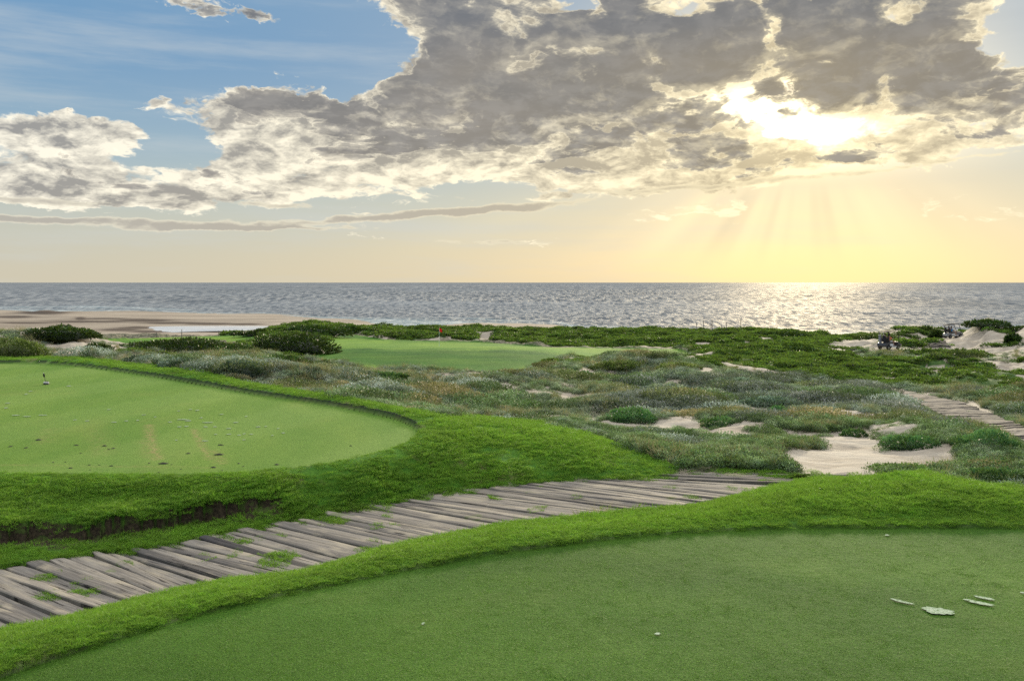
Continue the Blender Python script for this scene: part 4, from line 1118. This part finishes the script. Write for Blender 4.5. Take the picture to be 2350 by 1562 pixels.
# ---------------------------------------------------------------- single things
def shrub(name, u, v, wpx, hpx, mat, label, seed, leaf=None, upright=.2, bare=0.0, group=None, cat='bush'):
    x, y = project_pts([u], [v])[0]
    px = y/F; w, h = wpx*px*1.12, hpx*px*.82
    z = min(gz(x, y), gz(x, y+w*.15))
    rs = np.random.RandomState(seed)
    dep = min(max(w*.55, h*1.1), w)
    leaf = leaf or max(.06, px*2.3*2.6)
    n = int(np.clip(2.6*w*h/(leaf*leaf*.35)+w*dep*1.6/(leaf*leaf*.35), 700, 9000))
    V, Q, T = [], [], []
    # bumpy dome, denser on its lumps
    lumps = [(rs.uniform(-.42, .42), rs.uniform(-.4, .4)) for _ in range(9)]
    for k in range(n):
        a = rs.rand()*6.283; e = math.asin(rs.uniform(0.0, 1))
        dx, dy, dz = math.cos(a)*math.cos(e), math.sin(a)*math.cos(e), math.sin(e)
        bump_ = .66+.62*float(fbm(np.array([dx*2.3+seed]), np.array([dy*2.3+dz*1.7]), 3, seed)[0])
        rr = bump_*(1-.28*rs.rand()**2)
        c = np.array([dx*rr*w/2, dy*rr*dep/2, dz*rr*h])
        nrm = np.array([dx, dy, dz*.9+.1]); d = nrm+rs.normal(0, .55, 3)+np.array([0, 0, upright]); d /= np.linalg.norm(d)
        s = np.cross(d, rs.normal(size=3)); s /= np.linalg.norm(s)
        l = leaf*rs.uniform(.6, 1.35); wd = l*rs.uniform(.35, .6)
        b = len(V); V += [c, c+d*l*.5+s*wd*.5, c+d*l, c+d*l*.5-s*wd*.5]; Q.append((b, b+1, b+2, b+3)); T += [dz]*4
    # inner mass of twigs that stops the view through
    m1, m2 = 18, 9; b0 = len(V)
    for j in range(m2+1):
        for i in range(m1):
            a = i/m1*6.283; e = j/m2*math.pi/2
            dx, dy, dz = math.cos(a)*math.cos(e), math.sin(a)*math.cos(e), math.sin(e)
            rr = .70*(.66+.62*float(fbm(np.array([dx*2.3+seed]), np.array([dy*2.3+dz*1.7]), 3, seed)[0]))
            V.append(np.array([dx*rr*w/2, dy*rr*dep/2, dz*rr*h-.05])); T.append(0)
    for j in range(m2):
        for i in range(m1):
            Q.append((b0+j*m1+i, b0+j*m1+(i+1) % m1, b0+(j+1)*m1+(i+1) % m1, b0+(j+1)*m1+i))
    o = mesh_obj(name, np.array(V), np.array(Q), mat, smooth=False, label=label, cat=cat, group=group)
    set_attr(o.data, 'tip', np.array(T)*.999); o.location = (x, y, z-.06*h)
    return o

def build_shrubs():
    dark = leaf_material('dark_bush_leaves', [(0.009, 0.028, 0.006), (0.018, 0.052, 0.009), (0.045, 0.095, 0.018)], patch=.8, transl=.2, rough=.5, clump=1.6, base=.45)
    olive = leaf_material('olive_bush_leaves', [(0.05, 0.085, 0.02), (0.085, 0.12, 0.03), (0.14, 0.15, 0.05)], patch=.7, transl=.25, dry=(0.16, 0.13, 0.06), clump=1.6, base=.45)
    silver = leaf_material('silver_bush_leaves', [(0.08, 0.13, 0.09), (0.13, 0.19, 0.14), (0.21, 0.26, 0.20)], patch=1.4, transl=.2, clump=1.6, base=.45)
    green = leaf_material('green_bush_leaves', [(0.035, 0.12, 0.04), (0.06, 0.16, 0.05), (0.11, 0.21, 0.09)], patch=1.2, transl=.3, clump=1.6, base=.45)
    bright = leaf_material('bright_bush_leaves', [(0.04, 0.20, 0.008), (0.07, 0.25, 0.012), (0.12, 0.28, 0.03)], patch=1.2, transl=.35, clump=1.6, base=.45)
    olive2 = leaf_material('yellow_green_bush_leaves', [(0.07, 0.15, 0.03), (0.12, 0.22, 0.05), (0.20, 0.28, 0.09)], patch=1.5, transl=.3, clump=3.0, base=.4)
    L = [
     (141, 776, 172, 33, dark, 'large dark domed bush standing by the beach beyond the pale sand slope'),
     (425, 808, 270, 36, dark, 'long low dark bush lying behind the crest of the pale sand slope'),
     (545, 812, 120, 28, dark, 'dark bush with pale flecks between the long low bush and the tallest mound'),
     (665, 812, 195, 56, dark, 'tallest dark bush mound, at the near corner of the flag fairway'),
     (720, 768, 150, 26, dark, 'dark bush on the dune crest just behind the tallest bush mound'),
     (800, 764, 80, 24, dark, 'small dark bush where the dune crest meets the flag green'),
     (600, 768, 120, 12, dark, 'thin dark bush strip along the back of the small fairway'),
     (640, 832, 150, 22, dark, 'low dark bush spreading at the foot of the tallest mound'),
     (1205, 944, 84, 24, bright, 'small vivid green bush alone amid the grey dune scrub'),
     (1450, 966, 112, 40, green, 'rounded spiky green bush beside a small sand patch in the dunes'),
     (224, 803, 58, 15, dark, 'dark grass tussock in the middle of the pale sand slope'),
     (118, 784, 52, 9, olive, 'flat scraggy bush near the top of the pale sand slope'),
     (548, 860, 105, 42, silver, 'largest silvery domed bush next to the far tee turf'),
     (415, 842, 120, 30, silver, 'silvery bush with yellow flowers just under the sand slope'),
     (330, 832, 90, 20, silver, 'low silvery bush at the left end of the scrub by the tee turf'),
     (30, 816, 150, 50, olive, 'olive brown bush overhanging the back of the far tee at the frame edge'),
     (1650, 978, 74, 26, green, 'bluish green bush left of a narrow sand strip in the dunes'),
     (1782, 950, 46, 22, green, 'small upright green bush in the middle of the dune scrub'),
     (1962, 1002, 60, 22, green, 'round blue green bush on the upper rim of the sand bowl'),
     (2088, 1026, 120, 34, green, 'wide blue green bush over the right side of the sand bowl'),
     (2262, 1030, 150, 52, green, 'big dark blue green bush below the lower end of the timber path'),
     (2185, 985, 110, 24, green, 'long green bush between timber path and sand bowl'),
     (2070, 1086, 150, 24, olive2, 'yellow green bush peeping over the top of the near turf knoll'),
     (2290, 1106, 160, 40, green, 'bushy green shrub behind the right shoulder of the turf knoll'),
     (1840, 1100, 46, 10, olive, 'tiny tuft of weeds on the sand bowl beside the path end'),
     (2265, 747, 95, 17, dark, 'dark bush capping the highest sandy dune on the right'),
     (2335, 760, 70, 12, dark, 'dark bush on the dune crest at the right frame edge'),
     (2322, 784, 32, 24, dark, 'dark narrow bush in the hollow of the right dune'),
     (2152, 776, 36, 20, dark, 'round dark bush left of the distant second golf cart'),
     (2120, 760, 50, 12, olive, 'brown topped bush on the dune between both golf carts'),
     (2010, 776, 90, 12, olive, 'low olive bush behind the nearer golf cart'),
     (1800, 776, 130, 16, dark, 'dark bush on the creeper slope close to the sea'),
     (1830, 812, 90, 20, dark, 'dark brownish bush midway up the creeper slope'),
     (2200, 822, 120, 22, olive, 'dark olive bush on the sandy rise under the distant path'),
     (1440, 846, 170, 20, olive, 'brown green bush on the hump in front of the flag fairway'),
     (1560, 848, 90, 20, olive, 'olive bush at the right end of the hump before the fairway'),
     (1290, 862, 120, 14, green, 'flat green bush at the left foot of the fairway hump'),
     (870, 866, 130, 14, green, 'flat dull green bush along the near edge of the flag fairway'),
     (740, 850, 110, 16, silver, 'pale silvery bush between the dark mound and the flag fairway'),
     (1680, 880, 110, 14, silver, 'grey bush on the far side of the grey dune hollow'),
     (1760, 930, 150, 22, silver, 'grey bush mound in the centre of the grey dune hollow'),
    ]
    for i, (u, v, w, h, m, lab) in enumerate(L):
        shrub('grass_tussock' if 'tussock' in lab or 'tuft' in lab else 'bush', u, v, w, h, m, lab, 100+i*7)

def build_flag():
    x, y = project_pts([1008], [794])[0]; z = gz(x, y)
    root = empty('golf_flag', (x, y, z), label='red golf flag on a white pole standing on the distant green', cat='flag')
    bm = bmesh.new(); tube(bm, (0, 0, 0), (0, 0, 2.25), .022, .016, 8); bm_obj('pole', bm, simple('white_pole', (.72, .72, .66), .5), root)
    V, Q = [], []
    nx, nz = 9, 7
    for i in range(nx):
        for j in range(nz):
            f, g = i/(nx-1), j/(nz-1)
            V.append((.02+.34*f, .06*math.sin(f*5+g*2), 2.2-.46*g-.22*f*(1-.3*g)))
    for i in range(nx-1):
        for j in range(nz-1): k = i*nz+j; Q.append((k, k+1, k+1+nz, k+nz))
    o = mesh_obj('cloth', V, np.array(Q), simple('red_cloth', (.75, .02, .015), .8, var=.05), root)
    bm = bmesh.new(); tube(bm, (0, 0, .005), (0, 0, .02), .054, .054, 14); bm_obj('hole_cup', bm, simple('cup_white', (.6, .6, .58), .5), root)

def build_posts():
    wood = simple('grey_post_wood', (.12, .11, .10), .9)
    L = [(1598, 757, 15, 'first from the left of the posts against the sea'), (1615, 759, 22, 'tall post beside the first one against the sea'),
         (1631, 760, 14, 'short post left of the tallest twin posts'), (1634.5, 761, 24, 'tallest of the posts rising from the creepers against the sea'),
         (1667, 757, 14, 'lone short post right of the tallest post'), (1700, 756, 22, 'rightmost of the posts rising against the sea'),
         (1656, 757, 8, 'stub of a post between tall post and lone short post')]
    for i, (u, v, h, lab) in enumerate(L):
        x, y = project_pts([u], [v+4])[0]; px = y/F; rs = random.Random(i)
        root = empty('fence_post', (x, y, gz(x, y)-.2), label='thin grey wooden fence post, '+lab, cat='post', group='fence posts on the far dune crest')
        bm = bmesh.new(); H = h*px+.7
        tube(bm, (0, 0, 0), (rs.uniform(-.05, .05), 0, H), .055, .045, 7); bm_obj('shaft', bm, wood, root)
    L = [(286, 774, 8, 'the leftmost'), (359, 774, 11, 'the second'), (383, 774, 7, 'the short third'), (417, 775, 20, 'the tallest, rightmost')]
    for i, (u, v, h, lab) in enumerate(L):
        x, y = project_pts([u], [v])[0]; px = y/F
        root = empty('fence_post', (x, y, gz(x, y)-.1), label='dark thin post before the lagoon, '+lab+' of four', cat='post', group='fence posts before the lagoon')
        bm = bmesh.new(); tube(bm, (0, 0, 0), (.02, 0, h*px+.1), .06, .05, 7); bm_obj('shaft', bm, wood, root)

def build_marker():
    x, y = project_pts([106], [882])[0]; z = gz(x, y)
    root = empty('tee_marker', (x, y, z), rz=.3, label='small grey tee marker with dark paddle on a stalk, on the far tee', cat='tee marker')
    stone = simple('pale_marker_stone', (.52, .50, .50), .6); darkm = simple('dark_marker_wood', (.03, .03, .022), .6)
    bm = bmesh.new(); box(bm, (0, 0, .055), (.15, .085, .05), (0, .15, 0), .016); box(bm, (-.05, .01, .045), (.05, .09, .05), (0, -.2, .3), .012); bm_obj('stone_block', bm, stone, root)
    bm = bmesh.new(); box(bm, (0, 0, .018), (.155, .10, .036), None, .012); box(bm, (.03, .03, .085), (.07, .03, .02), (0, .4, 0), .006); bm_obj('base', bm, darkm, root)
    bm = bmesh.new(); tube(bm, (-.01, 0, .05), (-.045, 0, .23), .009, .007, 8); bm_obj('stalk', bm, darkm, root)
    bm = bmesh.new()
    r = bmesh.ops.create_uvsphere(bm, u_segments=14, v_segments=10, radius=1)
    bmesh.ops.transform(bm, matrix=Matrix.Translation((-.06, 0, .28)) @ Euler((0, -.16, 0)).to_matrix().to_4x4() @ Matrix.Diagonal((.030, .014, .065, 1)), verts=r['verts'])
    bm_obj('paddle', bm, darkm, root, smooth=True)
    bm = bmesh.new(); box(bm, (-.072, 0, .345), (.02, .016, .03), (0, -.2, 0), .004); bm_obj('tip_cap', bm, stone, root)

def blob_sheet(name, x, y, rx, ry, rot, mat, seed, lift=.004, dome=0.0, **kw):
    rs = np.random.RandomState(seed); n = 26
    ph = rs.rand(4)*6.28
    V = [(0, 0, dome)]; 
    for ring in (.55, 1.0):
        for i in range(n):
            a = i/n*6.283; r = ring*(1+.13*math.sin(2*a+ph[0])+.09*math.sin(3*a+ph[1])+.06*math.sin(7*a+ph[2])+rs.normal(0, .10))
            px, py = math.cos(a)*rx*r, math.sin(a)*ry*r
            V.append((px*math.cos(rot)-py*math.sin(rot), px*math.sin(rot)+py*math.cos(rot), dome*(1-ring)))
    Fs = [(0, 1+i, 1+(i+1) % n) for i in range(n)] + [(1+i, 1+n+i, 1+n+(i+1) % n, 1+(i+1) % n) for i in range(n)]
    o = mesh_obj(name, V, Fs, mat, **kw); o.location = (x, y, gz(x, y)+lift); return o
def build_divots():
    m, nt = new_mat('divot_sand')
    P, x_, y_, z_ = pos()
    c = cmix(noise(P, 60.0, 4, .7).step(.35, .6), (0.20, 0.27, 0.17), (0.34, 0.40, 0.30))
    c = cmix(noise(P, 70.0, 4, .75).step(.50, .60)*.8, c, (.05, .12, .02))
    finish(nt, bsdf(nt, c, .9, .1, bump(nt, noise(P, 120.0, 3, .7), .5, .01)))
    big = [(2071, 1382, 26, 4, -.30, 'long thin sand-filled divot, leftmost of the near four'), (2152, 1403, 36, 13, -.2, 'widest ragged sand-filled divot in the middle of the near four'),
           (2245, 1384, 31, 6, -.27, 'long sand-filled divot right of the widest one'), (2261, 1374, 20, 5, -.3, 'short sand-filled divot just above the long right one'),
           (971, 1432, 6, 2.5, 0, 'tiny lone pale divot on the near tee, left of centre'), (1509, 1456, 10, 3, 0, 'faint ragged pale divot low in the middle of the near tee'),
           (2036, 1229, 8, 1.6, 0, 'thin pale divot close to the back edge of the near tee'), (2346, 1361, 6, 2.5, 0, 'small pale divot at the right frame edge of the near tee')]
    for i, (u, v, ru, rv, rot, lab) in enumerate(big):
        (x, y), = ground_xy([(u, v)], H_NEAR); px = y/F
        asp = y/H_NEAR; tru = math.atan(math.tan(rot)*asp)
        blob_sheet('divot', x, y, ru*px/math.cos(tru)*.72, rv*px*asp*math.cos(tru)*.8, tru, m, 40+i, lift=.007, label=lab, cat='divot', group='sand-filled divots on the near tee')
    rs = np.random.RandomState(8)
    spots = [(36, 953, 10), (62, 956, 9), (98, 953, 11), (172, 964, 4), (200, 966, 5), (262, 969, 7), (290, 966, 5), (316, 965, 4), (330, 952, 5), (390, 969, 5), (420, 963, 16), (432, 966, 10), (477, 970, 13), (508, 951, 5), (541, 970, 7), (525, 984, 6), (592, 980, 6), (525, 997, 6), (549, 999, 5), (560, 996, 4), (577, 997, 5), (650, 994, 5), (412, 980, 6), (428, 979, 6), (472, 980, 6), (493, 980, 5), (453, 942, 5), (437, 940, 4), (462, 959, 4), (356, 957, 3), (60, 905, 5), (18, 925, 6), (158, 886, 6), (250, 940, 4), (410, 943, 3), (565, 956, 3), (610, 979, 3), (638, 984, 3), (560, 1010, 4), (470, 1012, 8), (625, 1000, 3), (405, 1010, 4), (14, 936, 5), (70, 898, 4), (495, 997, 4)]
    for i, (u, v, ru) in enumerate(spots):
        (x, y), = ground_xy([(u, v)], H_FAR); px = y/F
        blob_sheet('divot', x, y, ru*px*.85, max(.02, .7*px*y/H_FAR), 0, m, 200+i, lift=.012, label='small pale sand-filled divot among many on the far tee', cat='divot', group='sand-filled divots on the far tee')
    dm = simple('dark_turf_clod', (.022, .022, .014), .9)
    cl = [(24, 1024, 4), (88, 1009, 6), (60, 1027, 4), (175, 1021, 4), (240, 1022, 5), (260, 1028, 4), (250, 1030, 3), (185, 1039, 2), (375, 1063, 8), (506, 1021, 5), (503, 1043, 8), (432, 1040, 4), (256, 1068, 4), (162, 1073, 4), (205, 1066, 2.5), (228, 1066, 2), (364, 1083, 3), (342, 1062, 2.5), (490, 1072, 5), (548, 1063, 3), (558, 1070, 2.5), (207, 1077, 2), (635, 1066, 5), (805, 1023, 3), (394, 1065, 2), (122, 1060, 2.5), (150, 1059, 2), (510, 1079, 2), (415, 1076, 2)]
    for i, (u, v, r) in enumerate(cl):
        (x, y), = ground_xy([(u, v)], H_FAR); px = y/F
        blob_sheet('turf_clod', x, y, r*px*.9, r*px*1.3, rs.rand()*3, dm, 300+i, lift=.004, dome=r*px*.4, label='small dark clod of torn turf lying on the near part of the far tee', cat='clod', group='turf clods on the far tee')

# ---- people and golf carts
def skinned(name, pts, edges, radii, mat, parent=None, sub=1, root=0):
    me = bpy.data.meshes.new(name); me.from_pydata(pts, edges, []); me.update(); me.materials.append(mat)
    o = bpy.data.objects.new(name, me); coll.objects.link(o)
    if parent: o.parent = parent
    sk = o.modifiers.new('skin', 'SKIN'); sk.use_smooth_shade = True
    lay = me.skin_vertices[0].data if me.skin_vertices else None
    if lay is None:
        bpy.context.view_layer.update()
        bm = bmesh.new(); bm.from_mesh(me); bm.verts.layers.skin.verify(); bm.to_mesh(me); bm.free(); lay = me.skin_vertices[0].data
    for i, r in enumerate(radii): lay[i].radius = r if isinstance(r, tuple) else (r, r); lay[i].use_root = (i == root)
    ss = o.modifiers.new('sub', 'SUBSURF'); ss.levels = sub; ss.render_levels = sub
    return o
def person(loc, rz, shirt, shorts, hair, hands, label, parent=None):
    """seated figure facing +x in its own frame, hips at z = 0; hands: two target points"""
    skin = simple('skin', (.42, .24, .16), .6)
    P, E, R = [], [], []
    def add(p, r, link=None):
        P.append(tuple(p)); R.append(r)
        if link is not None: E.append((link, len(P)-1))
        return len(P)-1
    pelvis = add((0, 0, .08), (.15, .12)); waist = add((-.03, 0, .24), (.13, .10), pelvis); chest = add((-.05, 0, .43), (.155, .11), waist)
    neck = add((-.03, 0, .56), .055, chest); jaw = add((.0, 0, .64), (.065, .07), neck); head = add((.0, 0, .74), (.078, .095), jaw); crown = add((-.01, 0, .82), (.06, .07), head)
    nose = add((.105, 0, .715), .014, head)
    for s in (-1, 1):
        add((.0, s*.088, .725), .014, head)
        hip = add((.04, s*.10, .07), .085, pelvis); knee = add((.44, s*.13, .10), .060, hip); ank = add((.52, s*.13, -.32), .038, knee); add((.66, s*.14, -.37), .034, ank)
        sh = add((-.05, s*.20, .49), .055, chest)
        tx, ty, tz = hands[0 if s < 0 else 1]
        el = add(((tx-.05)*.45-.02, s*.24, .26), .038, sh); wr = add((tx-.08, ty, tz+.01), .026, el); pm = add((tx-.02, ty, tz), (.034, .018), wr)
        for f in range(4):
            a = add((tx+.03, ty+(f-1.5)*.018, tz+.006), .009, pm); b = add((tx+.062-.006*abs(f-1.5), ty+(f-1.5)*.019, tz-.012), .008, a); add((tx+.066-.006*abs(f-1.5), ty+(f-1.5)*.019, tz-.038), .007, b)
        th = add((tx+.0, ty-s*.036, tz-.002), .010, pm); add((tx+.03, ty-s*.045, tz-.02), .008, th)
    root = empty('person', loc, rz, label=label, cat='person')
    skinned('body', P, E, R, skin, root)
    sh_p = [(0, 0, .09), (-.03, 0, .25), (-.05, 0, .43), (-.04, 0, .53)]; sh_r = [(.165, .135), (.145, .118), (.172, .128), (.08, .075)]; sh_e = [(0, 1), (1, 2), (2, 3)]
    for s in (-1, 1):
        k = len(sh_p); sh_p += [(-.05, s*.205, .495), (hands[0 if s < 0 else 1][0]*.25-.04, s*.235, .35)]; sh_r += [.070, .058]; sh_e += [(2, k), (k, k+1)]
    skinned('shirt', sh_p, sh_e, sh_r, simple('shirt_cloth', shirt, .8), root)
    sp = [(0, 0, .08)]; sr = [(.165, .13)]; se = []
    for s in (-1, 1):
        k = len(sp); sp += [(.05, s*.105, .075), (.33, s*.125, .10)]; sr += [.097, .078]; se += [(0, k), (k, k+1)]
    skinned('shorts', sp, se, sr, simple('shorts_cloth', shorts, .8), root)
    skinned('hair', [(-.02, 0, .76), (-.025, 0, .815), (-.05, 0, .70)], [(0, 1), (0, 2)], [(.088, .095), (.068, .075), (.07, .06)], simple('hair', hair, .7), root)
    return root
def golf_cart(loc, rz, bodycol, label, tilt=0.0):
    root = empty('golf_cart', loc, rz, label=label, cat='golf cart', group='golf carts on the sandy dunes')
    root.rotation_euler = (0, tilt, rz)
    white = simple('cart_body_paint_'+str(len(bpy.data.materials)), bodycol, .35, .5, var=.04); black = simple('cart_black', (.02, .02, .022), .8, .1); seatm = simple('cart_seat', (.10, .09, .08), .7)
    tyre = simple('tyre', (.015, .015, .015), .9); rim = simple('rim', (.14, .14, .14), .7); frame = simple('cart_frame', (.03, .03, .03), .9, .05)
    # body: front cowl, floor, rear tub
    bm = bmesh.new()
    prof = [(1.18, .30), (1.22, .48), (1.05, .68), (.82, .80), (.66, .80), (.60, .36), (-.02, .34), (-.10, .62), (-.55, .66), (-.70, .78), (-1.10, .70), (-1.18, .45), (-1.10, .30), (-.98, .30), (-.92, .45), (-.75, .52), (-.58, .45), (-.52, .26), (.52, .26), (.58, .42), (.75, .52), (.92, .42), (.98, .30)]
    for s in (-1, 1): pass
    va = [bm.verts.new((a, -.56, b)) for a, b in prof]; vb = [bm.verts.new((a, .56, b)) for a, b in prof]
    n = len(prof)
    bm.faces.new(va[::-1]); bm.faces.new(vb)
    for i in range(n): bm.faces.new((va[i], va[(i+1) % n], vb[(i+1) % n], vb[i]))
    bmesh.ops.recalc_face_normals(bm, faces=bm.faces)
    bmesh.ops.bevel(bm, geom=[e for e in bm.edges if abs(e.verts[0].co.y) > .5 and abs(e.verts[1].co.y) > .5 and abs(e.verts[0].co.y-e.verts[1].co.y) < .1], offset=.035, segments=2, affect='EDGES')
    bm_obj('body', bm, white, root)
    for s in (-1, 1):
        bm = bmesh.new(); box(bm, (-.28, s*.565, .50), (.50, .03, .22), None, .01); box(bm, (.10, s*.565, .30), (.75, .03, .10), None, .01); bm_obj('side_panel', bm, simple('pale_panel', (.6, .6, .6), .4), root)
    bm = bmesh.new(); box(bm, (-.30, 0, .73), (.52, 1.06, .14), None, .04); bm_obj('seat', bm, seatm, root)
    bm = bmesh.new(); box(bm, (-.60, 0, 1.02), (.10, 1.04, .40), (0, -.2, 0), .035); bm_obj('backrest', bm, seatm, root)
    bm = bmesh.new()
    rv = [(x, y, 1.86+.045*(1-(x/.95)**2)-.03*(abs(y)/.6)**2) for x in np.linspace(-1.02, .92, 7) for y in np.linspace(-.62, .62, 5)]
    vs = [bm.verts.new(p) for p in rv]
    for i in range(6):
        for j in range(4): bm.faces.new((vs[i*5+j], vs[i*5+j+1], vs[i*5+j+6], vs[i*5+j+5]))
    r = bmesh.ops.solidify(bm, geom=bm.faces[:], thickness=.14); bm_obj('roof', bm, simple('cart_roof', (.03, .03, .032), .95, .02), root, smooth=False)
    for s in (-1, 1):
        bm = bmesh.new(); polytube(bm, [(.98, s*.52, .70), (.66, s*.55, 1.86)], .036); bm_obj('roof_post', bm, frame, root)
        bm = bmesh.new(); polytube(bm, [(-.72, s*.52, .70), (-.80, s*.54, 1.86)], .036); bm_obj('roof_post', bm, frame, root)
    bm = bmesh.new(); polytube(bm, [(.80, .28, .74), (.42, .28, 1.02)], .018)
    c = Vector((.42, .28, 1.03)); q = Vector((-.42, 0, .9)).to_track_quat('Z', 'Y')
    ring = [c + q @ Vector((math.cos(a)*.17, math.sin(a)*.17, 0)) for a in np.linspace(0, 6.283, 15)]
    polytube(bm, ring, .013); polytube(bm, [ring[0], ring[7]], .010); bm_obj('steering_wheel', bm, black, root)
    for sx in (-.75, .75):
        for s in (-1, 1):
            w = bpy.data.objects.new('wheel', None); coll.objects.link(w); w.parent = root; w.location = (sx, s*.50, .235)
            bm = bmesh.new(); r0 = []
            segs = 22
            pr = [(.235, -.07), (.245, 0), (.235, .07), (.20, .095), (.13, .09), (.13, -.09), (.20, -.095)]
            rows = [[bm.verts.new((math.cos(a)*r_, t_, math.sin(a)*r_)) for r_, t_ in pr] for a in np.linspace(0, 6.283, segs, endpoint=False)]
            for i in range(segs):
                for j in range(7):
                    A, B = rows[i], rows[(i+1) % segs]; bm.faces.new((A[j], A[(j+1) % 7], B[(j+1) % 7], B[j]))
            bmesh.ops.recalc_face_normals(bm, faces=bm.faces); bm_obj('tyre', bm, tyre, w, smooth=True)
            bm = bmesh.new(); tube(bm, (0, -.08, 0), (0, .08, 0), .132, .132, 18); tube(bm, (0, s*.07, 0), (0, s*.10, 0), .04, .03, 10); bm_obj('rim', bm, rim, w)
    for s in (-1, 1):
        bm = bmesh.new(); box(bm, (1.16, s*.40, .58), (.06, .14, .08), (0, -.5, 0), .02); bm_obj('headlight', bm, simple('lamp_glass', (.7, .7, .68), .15), root)
    bm = bmesh.new(); box(bm, (1.24, 0, .33), (.07, .95, .10), None, .03); bm_obj('bumper', bm, black, root)
    bm = bmesh.new(); polytube(bm, [(-.82, -.45, .78), (-.84, -.45, 1.25), (-.84, .45, 1.25), (-.82, .45, .78)], .018); bm_obj('bag_rail', bm, frame, root)
    return root
def golf_bag(cart, y, colr, label):
    M = cart.matrix_world if False else Matrix.Translation(cart.location) @ cart.rotation_euler.to_matrix().to_4x4()
    root = empty('golf_bag', M @ Vector((-1.0, y, .66)), cart.rotation_euler.z, label=label, cat='golf bag')
    m = simple('bag_cloth_'+str(len(bpy.data.materials)), colr, .8)
    bm = bmesh.new(); tube(bm, (0, 0, 0), (-.10, 0, .82), .125, .14, 14); tube(bm, (-.10, 0, .80), (-.106, 0, .86), .15, .15, 14); bm_obj('bag_body', bm, m, root, smooth=False)
    bm = bmesh.new(); box(bm, (-.17, 0, .34), (.10, .18, .40), (0, -.12, 0), .03); bm_obj('pocket', bm, m, root)
    steel = simple('club_steel', (.30, .30, .30), .6); rs = random.Random(int(y*100)+9)
    for k in range(4):
        px, py = rs.uniform(-.07, .07), rs.uniform(-.07, .07); h = rs.uniform(1.02, 1.16)
        bm = bmesh.new(); tube(bm, (-.08+px, py, .6), (-.13+px*1.3, py*1.3, h), .007, .007, 6); box(bm, (-.12+px*1.3, py*1.3+.03, h+.02), (.045, .10, .05), (.3, 0, k), .012)
        bm_obj('club', bm, steel, root)
def build_carts():
    for (u, v, rz, tilt, bc, lab, ppl, bags) in (
        (2040, 802, .50, .0, (.05, .05, .055), 'nearer golf cart, dark with pale side panel, two riders, standing on the sand',
         [(.26, (.62, .66, .72), (.03, .03, .035), (.03, .02, .015), 'person in a white shirt seated in the nearer golf cart'), (-.26, (.80, .22, .10), (.50, .50, .50), (.05, .03, .02), 'person in an orange shirt seated in the nearer golf cart')],
         [(-.25, (.02, .02, .025), 'black golf bag strapped behind the nearer golf cart'), (.25, (.25, .26, .30), 'grey golf bag strapped behind the nearer golf cart')]),
        (2187, 775, .15, -.10, (.25, .25, .25), 'farther golf cart under a thin dark roof, half hidden by the dune top',
         [(.26, (.03, .03, .035), (.05, .05, .06), (.03, .02, .015), 'person in dark clothes seated in the farther golf cart'), (-.26, (.07, .38, .75), (.30, .30, .30), (.04, .03, .02), 'person in a bright blue shirt seated in the farther golf cart')],
         [(0, (.03, .03, .03), 'black golf bag strapped behind the farther golf cart')])):
        x, y = project_pts([u], [v])[0]
        cart = golf_cart((x, y, gz(x, y)+.03), rz, bc, lab, tilt)
        M = Matrix.Translation(cart.location) @ cart.rotation_euler.to_matrix().to_4x4()
        for i, (py, sh, so, ha, pl_) in enumerate(ppl):
            hands = [(.58, .18-py if False else -.12, .22), (.58, .12, .22)] if py > 0 else [(.40, -.10, .15), (.40, .10, .15)]
            p = person(M @ Vector((-.26, py, .77)), rz, sh, so, ha, hands, pl_)
            p.rotation_euler = (0, tilt, rz)
        for (by, bc_, bl) in bags: golf_bag(cart, by, bc_, bl)
def build_logs():
    m = simple('log_wood', (.05, .045, .04), .9)
    x, y = project_pts([1955], [806])[0]
    bm = bmesh.new(); tube(bm, (-.7, 0, .12), (.75, .1, .14), .13, .10, 10); tube(bm, (.2, .05, .16), (.45, -.12, .42), .04, .02, 6); o = bm_obj('driftwood_log', bm, m, label='short dark log lying on the sand left of the nearer golf cart', cat='log'); o.location = (x, y, gz(x, y)-.02)
    o.rotation_euler = (0, 0, .2)
GRID = (900, 1060)
N_TURF, N_SCRUB, N_VINE = 360000, 210000, 74000
N_NAP = 42000
if QUICK: GRID = (500, 600); N_TURF //= 3
def build_sun():
    ld = bpy.data.lights.new('sun', 'SUN'); ld.energy = 5.0; ld.angle = math.radians(7); ld.color = (1.0, 0.86, 0.62)
    o = bpy.data.objects.new('sun', ld); coll.objects.link(o)
    a, e = math.radians(SUN_AZ), math.radians(SUN_EL+1.5)
    d = Vector((math.cos(e)*math.sin(a), math.cos(e)*math.cos(a), math.sin(e)))
    o.rotation_euler = d.to_track_quat('Z', 'Y').to_euler(); o.location = d*100
    scene.cycles.max_bounces = 4; scene.cycles.diffuse_bounces = 2; scene.cycles.glossy_bounces = 2; scene.cycles.transmission_bounces = 2; scene.cycles.transparent_max_bounces = 4
scene.cycles.use_denoising = False
build_world(); build_camera(); build_sun()
build_ground(); build_sea(); build_lagoon(); build_path()
build_plants()
build_shrubs(); build_flag(); build_posts(); build_marker(); build_divots(); build_carts(); build_logs()
